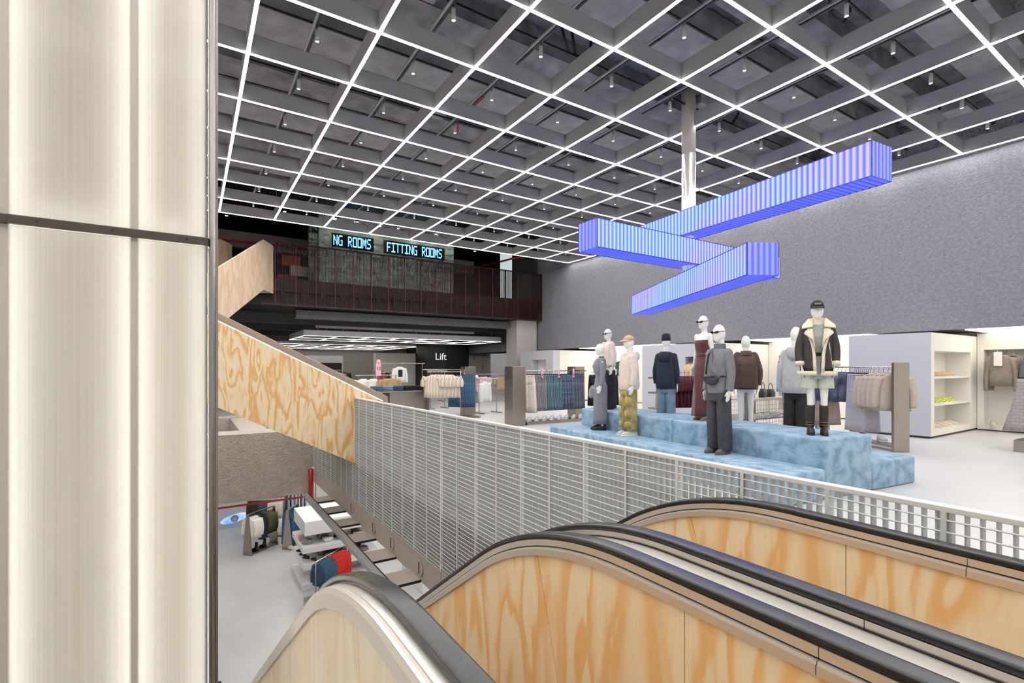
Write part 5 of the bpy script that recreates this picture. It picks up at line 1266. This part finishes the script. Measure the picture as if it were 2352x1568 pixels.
# lift and partitions
lf = thing('lift_shaft', 'tall black lift enclosure lettered Lift under the gallery', 'lift', (14, 30, 0))
MB().box(12.45, 13.62, 29, 31, 0, 3.5).build('front_panel', mat('lift_charcoal', '2c2c2e', .5), lf); MB().box(13.62, 15.3, 29.0, 31, 0, 3.5).build('side_panel', M['black'], lf)
text('Lift', .62, (13.3, 28.98, 2.25), 0, emit_mat('lift_letters', 'e8e8e8', .9, False), lf)
def partition(x0, x1, y0, y1, h, m, lab): return tag(bevel(MB().box(x0, x1, y0, y1, 0, h).build('partition', m), .01), lab, 'partition')
partition(15.2, 17.1, 23.5, 26, 2.4, M['bluegrey'], 'pale partition block right of the lift'); partition(9.8, 12.4, 31, 31.6, 2.5, M['cream'], 'cream partition left of the lift'); partition(3, 6, 33, 33.5, 2.6, M['grey'], 'grey partition far behind the staircase rail'); partition(6.5, 9, 36, 36.4, 2.4, M['white'], 'white partition at the far end under the gallery')
tag(MB().box(6.6, 8.9, 35.9, 35.98, .9, 1.9).build('dark_shelf_recess', M['black']), 'black shelf recess in the far white partition', 'shelf')
fm_ = tag(MB().box(15.9, 16.9, 23.4, 23.48, 1.1, 1.9).build('bay_glow_panel', emit_mat('bay_glow', 'fff4e6', 1.2)), 'small glowing panel for the lit bay in the partition right of the lift', 'shelf')  # light of the bay given as the glow of a flat panel
# dark silhouettes of merchandise stands far back
random.seed(11)
for k in range(9):
    x = 4.6+.62*k; y = 21.5+1.3*(k % 4); h = .5+.25*((k*7) % 3); c = ['232326', '6b5f57', 'b9b4ae', '2c2a2c', '8c3a3f'][k % 5]
    o = g_top(['black', 'taupe', 'pale', 'charcoal', 'dark red'][k % 5]+' top on a distant stand under the gallery, stand %s from the staircase' % ['first', 'second', 'third', 'fourth', 'fifth', 'sixth', 'seventh', 'eighth', 'ninth'][k], fg, cloth('fartop%d' % (k % 5), c, .9), .7, .6, .08, .5, 'shirt', 'shirt', .1)
    place(o, [(x, y, 1.45, .2*k)])
    farrack(x-.45, x+.45, y+.02, 1.46, '%s slim steel stand under the gallery counted from the staircase' % ['first', 'second', 'third', 'fourth', 'fifth', 'sixth', 'seventh', 'eighth', 'ninth'][k])
# suspended light frames under the gallery
def light_frame(x0, x1, y0, y1, z, nx_, ny_, lab, fas=.26):
    t = thing('suspended_light_frame', lab, 'light', ((x0+x1)/2, (y0+y1)/2, z), 'suspended light frames under the gallery')
    fw = mat('grey_frame', 'f0f0f3', .45); ld = emit_mat('frame_led', 'fff8ee', 18)
    def ln(a, b, w=.06):
        fh = fas if a[1] == b[1] == y0 or a[0] == b[0] == x0 else .05; f = MB().beam((a[0], a[1], z+fh/2), (b[0], b[1], z+fh/2), w, fh).build('beam', fw, t); flat(a, b, .03, z-.003).build('light_strip', ld, f)
    for k in range(nx_+1): x = x0+(x1-x0)*k/nx_; ln((x, y0), (x, y1))
    for k in range(ny_+1): y = y0+(y1-y0)*k/ny_; ln((x0, y), (x1, y))
    for x in (x0+.6, (x0+x1)/2, x1-.6): MB().tube([(x, y0+.05, z+fas), (x, y0+.05, 4.0)], .015, 6).build('hanger', M['grey'], t)
light_frame(4.3, 14.7, 24.0, 28, 3.03, 7, 2, 'white suspended frame of strip lights under the gallery, nearer one'); light_frame(4.2, 12.9, 31.5, 39.5, 2.98, 6, 3, 'white suspended frame of strip lights under the gallery, farther one', .14)
sp = thing('service_beam', 'white service beam with small spotlights above the nearer light frame', 'light', (9, 24.6, 3.5)); MB().box(4.9, 13.3, 24.55, 24.65, 3.45, 3.66).build('beam', mat('white_frame', 'e6e7ea', .45), sp)
for k in range(11): x = 5.4+.75*k; MB().tube([(x, 24.6, 3.5), (x, 24.6, 3.36)], .03, 8).build('spot', M['grey'], sp)
for x in (5.5, 9, 12.8): MB().tube([(x, 24.6, 3.66), (x, 24.6, 4.0)], .012, 6).build('hanger', M['grey'], sp)
# ================================================================= LOWER LEVEL
ZL = -5.4
# unseen strip lights added under the slab to brighten the lower floor
lg = 'strip lights added under the sales floor slab'
for k, x in enumerate((3.2, 5.2, 8, 11, 15)):
    t = thing('added_strip_light', 'long white strip light added unseen under the floor slab to brighten the lower level', 'light', (x, 12, -.72), lg)
    MB().box(x-.06, x+.06, -3, 30, -.7, -.63).build('housing', M['fin'], t); flat((x, -3), (x, 30), .1, -.703).build('diffuser', emit_mat('low_led', 'fffaf4', 26), t)
t = thing('added_strip_light', 'white strip light added unseen to brighten the lower level beyond the sprayed concrete beam', 'light', (0, 19.5, -.72)); MB().box(-4.5, 2.2, 19.4, 19.6, -.7, -.63).build('housing', M['fin'], t); flat((-4.5, 19.5), (2.2, 19.5), .16, -.703).build('diffuser', emit_mat('low_led', 'fffaf4', 26), t)
# red pipes at the end of the void
pipe('fire_main', [(2.24, 11.72, -.66), (2.24, 11.72, -1.36)], .055, M['red'], 'red vertical fire main in the corner of the void', n=14)
fl = MB(); fl.tube([(2.24, 11.72, -1.3), (2.24, 11.72, -1.36)], .085, 12); tag(fl.build('pipe_flange', M['red']), 'red bolted flange at the foot of the fire main', 'pipe')
pipe('sprinkler_pipe', [(-5, 11.7, -1.28), (2.2, 11.7, -1.25)], .022, M['red'], 'thin red pipe along the foot of the sprayed concrete beam')
# tiered white display
tier = thing('tiered_display', 'white four-tier display stand with shoes and folded clothes on the lower level', 'display', (4.2, 17.6, ZL))
wm = mat('white_display', 'e4e4e6', .4)
tiers = [(2.93, 16.62, .0, .22), (3.2, 16.9, .62, .84), (2.95, 16.65, 1.16, 1.36), (3.2, 16.9, 1.72, 2.2)]
for x0, y0, z0, z1 in ((2.93, 16.62, 0, .2), (2.97, 16.66, .6, .8), (2.93, 16.62, 1.15, 1.34), (3.0, 16.7, 1.68, 2.12)):
    bevel(MB().box(x0, 5.4, y0, y0+1.95, ZL+z0, ZL+z1).build('tier', wm, tier), .012)
MB().box(3.55, 4.9, 17.2, 18.1, ZL, ZL+2.1).build('core', M['steel'], tier)
lsg = 'shoes on the white tiered display'
bls = shoe('', lsg, mat('black_suede', '232325', .6), M['white'], lace=M['white']); cws = shoe('', lsg, mat('cream_black_trainer', 'cfc6b2', .6, var=.25, vscale=25), M['white'], lace=M['black'])
place(bls, [(3.05, 17.9, ZL+.8, 2.2), (3.08, 17.5, ZL+.8, 2.2), (3.12, 17.15, ZL+.8, 2.2), (3.3, 16.85, ZL+.8, 2.0)], 'black trainer on the second tier of the white display')
place(cws, [(3.15, 17.1, ZL+.2, 2.4), (3.5, 16.85, ZL+.2, 2.6), (5.0, 16.9, ZL+.2, 2.4)], ['cream and black trainer on the lowest tier by the corner', 'cream and black trainer on the lowest tier beside the hanging shirts', 'cream and black trainer at the far end of the lowest tier'])
for k, (x, y, z, c, lab) in enumerate(((3.1, 17.5, 1.34, 'c9a3a3', 'folded pink striped garment on the third tier'), (3.15, 17.05, 1.34, '8b8b8f', 'folded grey patterned garment on the third tier'), (3.75, 16.95, 1.34, 'e6dedd', 'folded white and red garment on the third tier'), (4.2, 16.95, 1.34, '9b9b9e', 'folded silver-grey garment on the third tier'), (4.75, 16.95, 1.34, 'd8c9c9', 'folded pale red-printed garment on the third tier'), (3.85, 16.95, .8, 'bdb8b2', 'folded leopard print garment on the second tier'), (4.2, 16.95, .8, '2d2d30', 'folded black striped garment on the second tier'), (4.9, 16.95, .8, '7d7d80', 'folded grey marbled garment on the second tier'))):
    folded(lab, 'folded clothes on the white tiered display', cloth('tierfold%d' % k, c, .9, .3, 40, .12, 22), x, y, ZL+z, .1*k, .3, .26, .12)
# rack of denim shirts and red tops in front of the tiers
lr = thing('clothes_rack', 'slim steel rack of denim shirts and red tops before the white tiers', 'rack', (3.6, 15.8, ZL))
A_, B_ = Vector((3.05, 15.3, ZL)), Vector((4.2, 16.25, ZL)); zb_ = 1.33
MB().tube([A_+Vector((0, 0, zb_)), B_+Vector((0, 0, zb_))], .014, 8).build('bar', M['chrome'], lr, True)
for q in (A_, B_): MB().tube([q, q+Vector((0, 0, zb_))], .016, 8).build('upright', M['steel'], lr, True)
bevel(MB().box(2.75, 3.35, 15.0, 15.5, ZL, ZL+.3).build('base_box', M['steel'], lr), .02)
dv = (B_-A_).normalized()
ds = g_top('', 'tops on the slim lower rack', cloth('blue_denim_shirt', '33526e', .85, .3), .66, .44, .05, .5, 'shirt', 'shirt', .06); row(ds, A_+dv*.15, A_+dv*.6, 7, ZL+zb_, .1, True, 3, ['blue denim shirt in the row on the slim lower rack']*7)
rs_ = g_top('', 'tops on the slim lower rack', cloth('bright_red_knit', 'c8231f', .85), .62, .42, .05, .6, 'top', 'shirt', .05); row(rs_, A_+dv*.72, A_+dv*1.3, 9, ZL+zb_, .1, True, 4, ['bright red top in the row on the slim lower rack']*9)
hb_ = 'bags on the lower level'; handbag('black quilted handbag standing by the slim lower rack', blk, 3.25, 15.35, ZL+.3, .8, .34, .3, .14)
# A-shaped rack with boots, and the racks behind it
def arack(p0, p1, h, lab):
    t = thing('clothes_rack', lab, 'rack', ((p0[0]+p1[0])/2, (p0[1]+p1[1])/2, ZL), 'steel racks on the lower level')
    P0, P1 = Vector((p0[0], p0[1], ZL)), Vector((p1[0], p1[1], ZL)); d = (P1-P0).normalized(); n_ = Vector((-d.y, d.x, 0))
    for q in (P0, P1): MB().prism([q-n_*.2, q+n_*.2, q+n_*.05+Vector((0, 0, h)), q-n_*.05+Vector((0, 0, h))], d*.04).build('tapered_leg', M['steel'], t)
    MB().beam(P0+Vector((0, 0, h)), P1+Vector((0, 0, h)), .05, .04).build('bar', M['steel'], t); MB().beam(P0+Vector((0, 0, .05)), P1+Vector((0, 0, .05)), .32, .03).build('tray', M['steel'], t)
    return P0, P1, d
P0, P1, d_ = arack((1.75, 20.9), (2.75, 21.75), 1.5, 'tapered-leg steel rack of white, navy and olive clothes with boots below')
for c, a, b, n, nm, lab, kind in (('e9e4da', .12, .4, 5, 'jacket', 'white jacket in the row on the tapered-leg rack', 0), ('2f3a55', .48, .72, 5, 'trousers', 'navy trousers in the row on the tapered-leg rack', 1), ('4c4a2c', .8, 1.15, 5, 'jacket', 'olive parka in the row on the tapered-leg rack', 0)):
    m_ = cloth('low_'+c, c, .9); p_ = g_top('', 'clothes on the tapered-leg rack', m_, .8, .5, .07, .6, nm, 'jacket', .08) if kind == 0 else g_trousers('', 'clothes on the tapered-leg rack', m_, .9, .38)
    row(p_, P0+d_*a, P0+d_*b, n, ZL+1.48, .1, True, n, [lab]*n)
bb = shoe('', 'black boots on the lower level', mat('black_patent', '161618', .2), M['black'], .3, .12, .11, .2, 'boot'); place(bb, [(P0+d_*.35).to_tuple()[:2]+(ZL+.065, 2.6), (P0+d_*.75).to_tuple()[:2]+(ZL+.065, 2.6)], ['black boot under the tapered-leg rack, nearer its end leg', 'black boot under the tapered-leg rack, farther from its end leg'])
P0, P1, d_ = arack((1.95, 23.2), (3.3, 22.6), 1.6, 'taller steel rack of dark jackets and printed tops behind the boots rack')
for c, a, b, n, lab in (('2a2624', .1, .5, 6, 'black and tan jacket in the row on the taller lower rack'), ('4b4a48', .55, .85, 5, 'charcoal top in the row on the taller lower rack'), ('d9cfc2', .9, 1.35, 7, 'cream printed top in the row on the taller lower rack')):
    p_ = g_top('', 'clothes on the taller lower rack', cloth('low_'+c, c, .9, .3, 40, .08, 30), .7, .48, .06, .5, 'top', 'shirt', .07); row(p_, P0+d_*a, P0+d_*b, n, ZL+1.57, .1, True, n, [lab]*n)
P0, P1, d_ = arack((3.1, 20.75), (3.6, 21.6), 1.5, 'short steel rack of blue jeans beside the white tiers'); p_ = g_trousers('', 'jeans on the short lower rack', cloth('low_blue', '3a5d85', .85), 1.15, .4); row(p_, P0+d_*.1, P0+d_*.8, 6, ZL+1.48, .1, True, 2, ['blue jeans in the row on the short lower rack']*6)
place(wt, [(3.2, 20.6, ZL+.07, 2), (3.45, 20.9, ZL+.07, 2)], 'white trainer under the short lower rack', False)
P0, P1, d_ = arack((3.4, 23.4), (4.6, 23.2), 2.3, 'high steel rack of pale jeans at the back of the lower level'); p_ = g_trousers('', 'pale jeans on the high lower rack', cloth('low_pale', '8096a3', .85), 1.5, .5); row(p_, P0+d_*.1, P0+d_*.8, 6, ZL+2.28, .1, True, 2, ['pale blue jeans in the row on the high lower rack']*6)
# tables and stands glimpsed between the cross plates
wt2 = tag(bevel(MB().box(6.0, 8.6, 14.4, 16.2, ZL, ZL+.8).build('display_plinth', wm), .02), 'long white display plinth on the lower level beyond the ladder frame', 'plinth')
yb_ = tag(MB().box(6.2, 7.6, 14.6, 15.4, ZL+.8, ZL+.84).build('poster_board', mat('orange_yellow_print', 'e8c040', .5, var=.3, vscale=2.5)), 'yellow and orange printed board lying on the white plinth', 'poster')
P0, P1, d_ = arack((7.0, 12.2), (8.4, 12.6), 1.5, 'steel rack with a black top glimpsed below the ladder frame'); p_ = g_top('black top hanging on the rack below the ladder frame', 'clothes on the lower level', cloth('low_black', '222224', .9), .7, .5, .06, .5, 'top', 'shirt', .07); row(p_, P0+d_*.3, P0+d_*.4, 1, ZL+1.48)
# glowing oval wall screen
ov = thing('oval_screen', 'glowing blue-white oval sign with a watch picture on the lower level wall', 'sign', (1.7, 24.8, ZL+.6))
c_ = at(539, 1190, Y=24.83); n = 28
ovm = bpy.data.materials.new('oval_glow'); ovm.use_nodes = True; nt = ovm.node_tree; nt.nodes.remove(nt.nodes['Principled BSDF']); tc = nt.nodes.new('ShaderNodeTexCoord'); nz_ = nt.nodes.new('ShaderNodeTexNoise'); nz_.inputs['Scale'].default_value = 2.2; rr = nt.nodes.new('ShaderNodeValToRGB'); rr.color_ramp.elements[0].position = .4; rr.color_ramp.elements[0].color = lin(rgb('e4e6ff')); rr.color_ramp.elements[1].position = .62; rr.color_ramp.elements[1].color = lin(rgb('6fb4f0')); em = nt.nodes.new('ShaderNodeEmission'); em.inputs[1].default_value = .95
nt.links.new(tc.outputs['Object'], nz_.inputs[0]); nt.links.new(nz_.outputs[0], rr.inputs[0]); nt.links.new(rr.outputs[0], em.inputs[0]); nt.links.new(em.outputs[0], nt.nodes['Material Output'].inputs[0])
def oval(cx, cz, a, b, y0, y1, tilt=0): return MB().prism([(cx+a*math.cos(2*PI*j/n)*math.cos(tilt)-b*math.sin(2*PI*j/n)*math.sin(tilt), y0, cz+a*math.cos(2*PI*j/n)*math.sin(tilt)+b*math.sin(2*PI*j/n)*math.cos(tilt)) for j in range(n)][::-1], (0, y1-y0, 0))
oval(c_.x, c_.z, .55, .17, 24.8, 24.85, .2).build('glowing_panel', ovm, ov)
oval(c_.x, c_.z, .15, .15, 24.79, 24.8).build('watch_dial', mat('watch_grey', '8fa0b0', .4), ov)
oval(c_.x, c_.z-.03, .11, .09, 24.785, 24.79).build('watch_face', mat('watch_blue', 'b9c4d6', .4), ov)
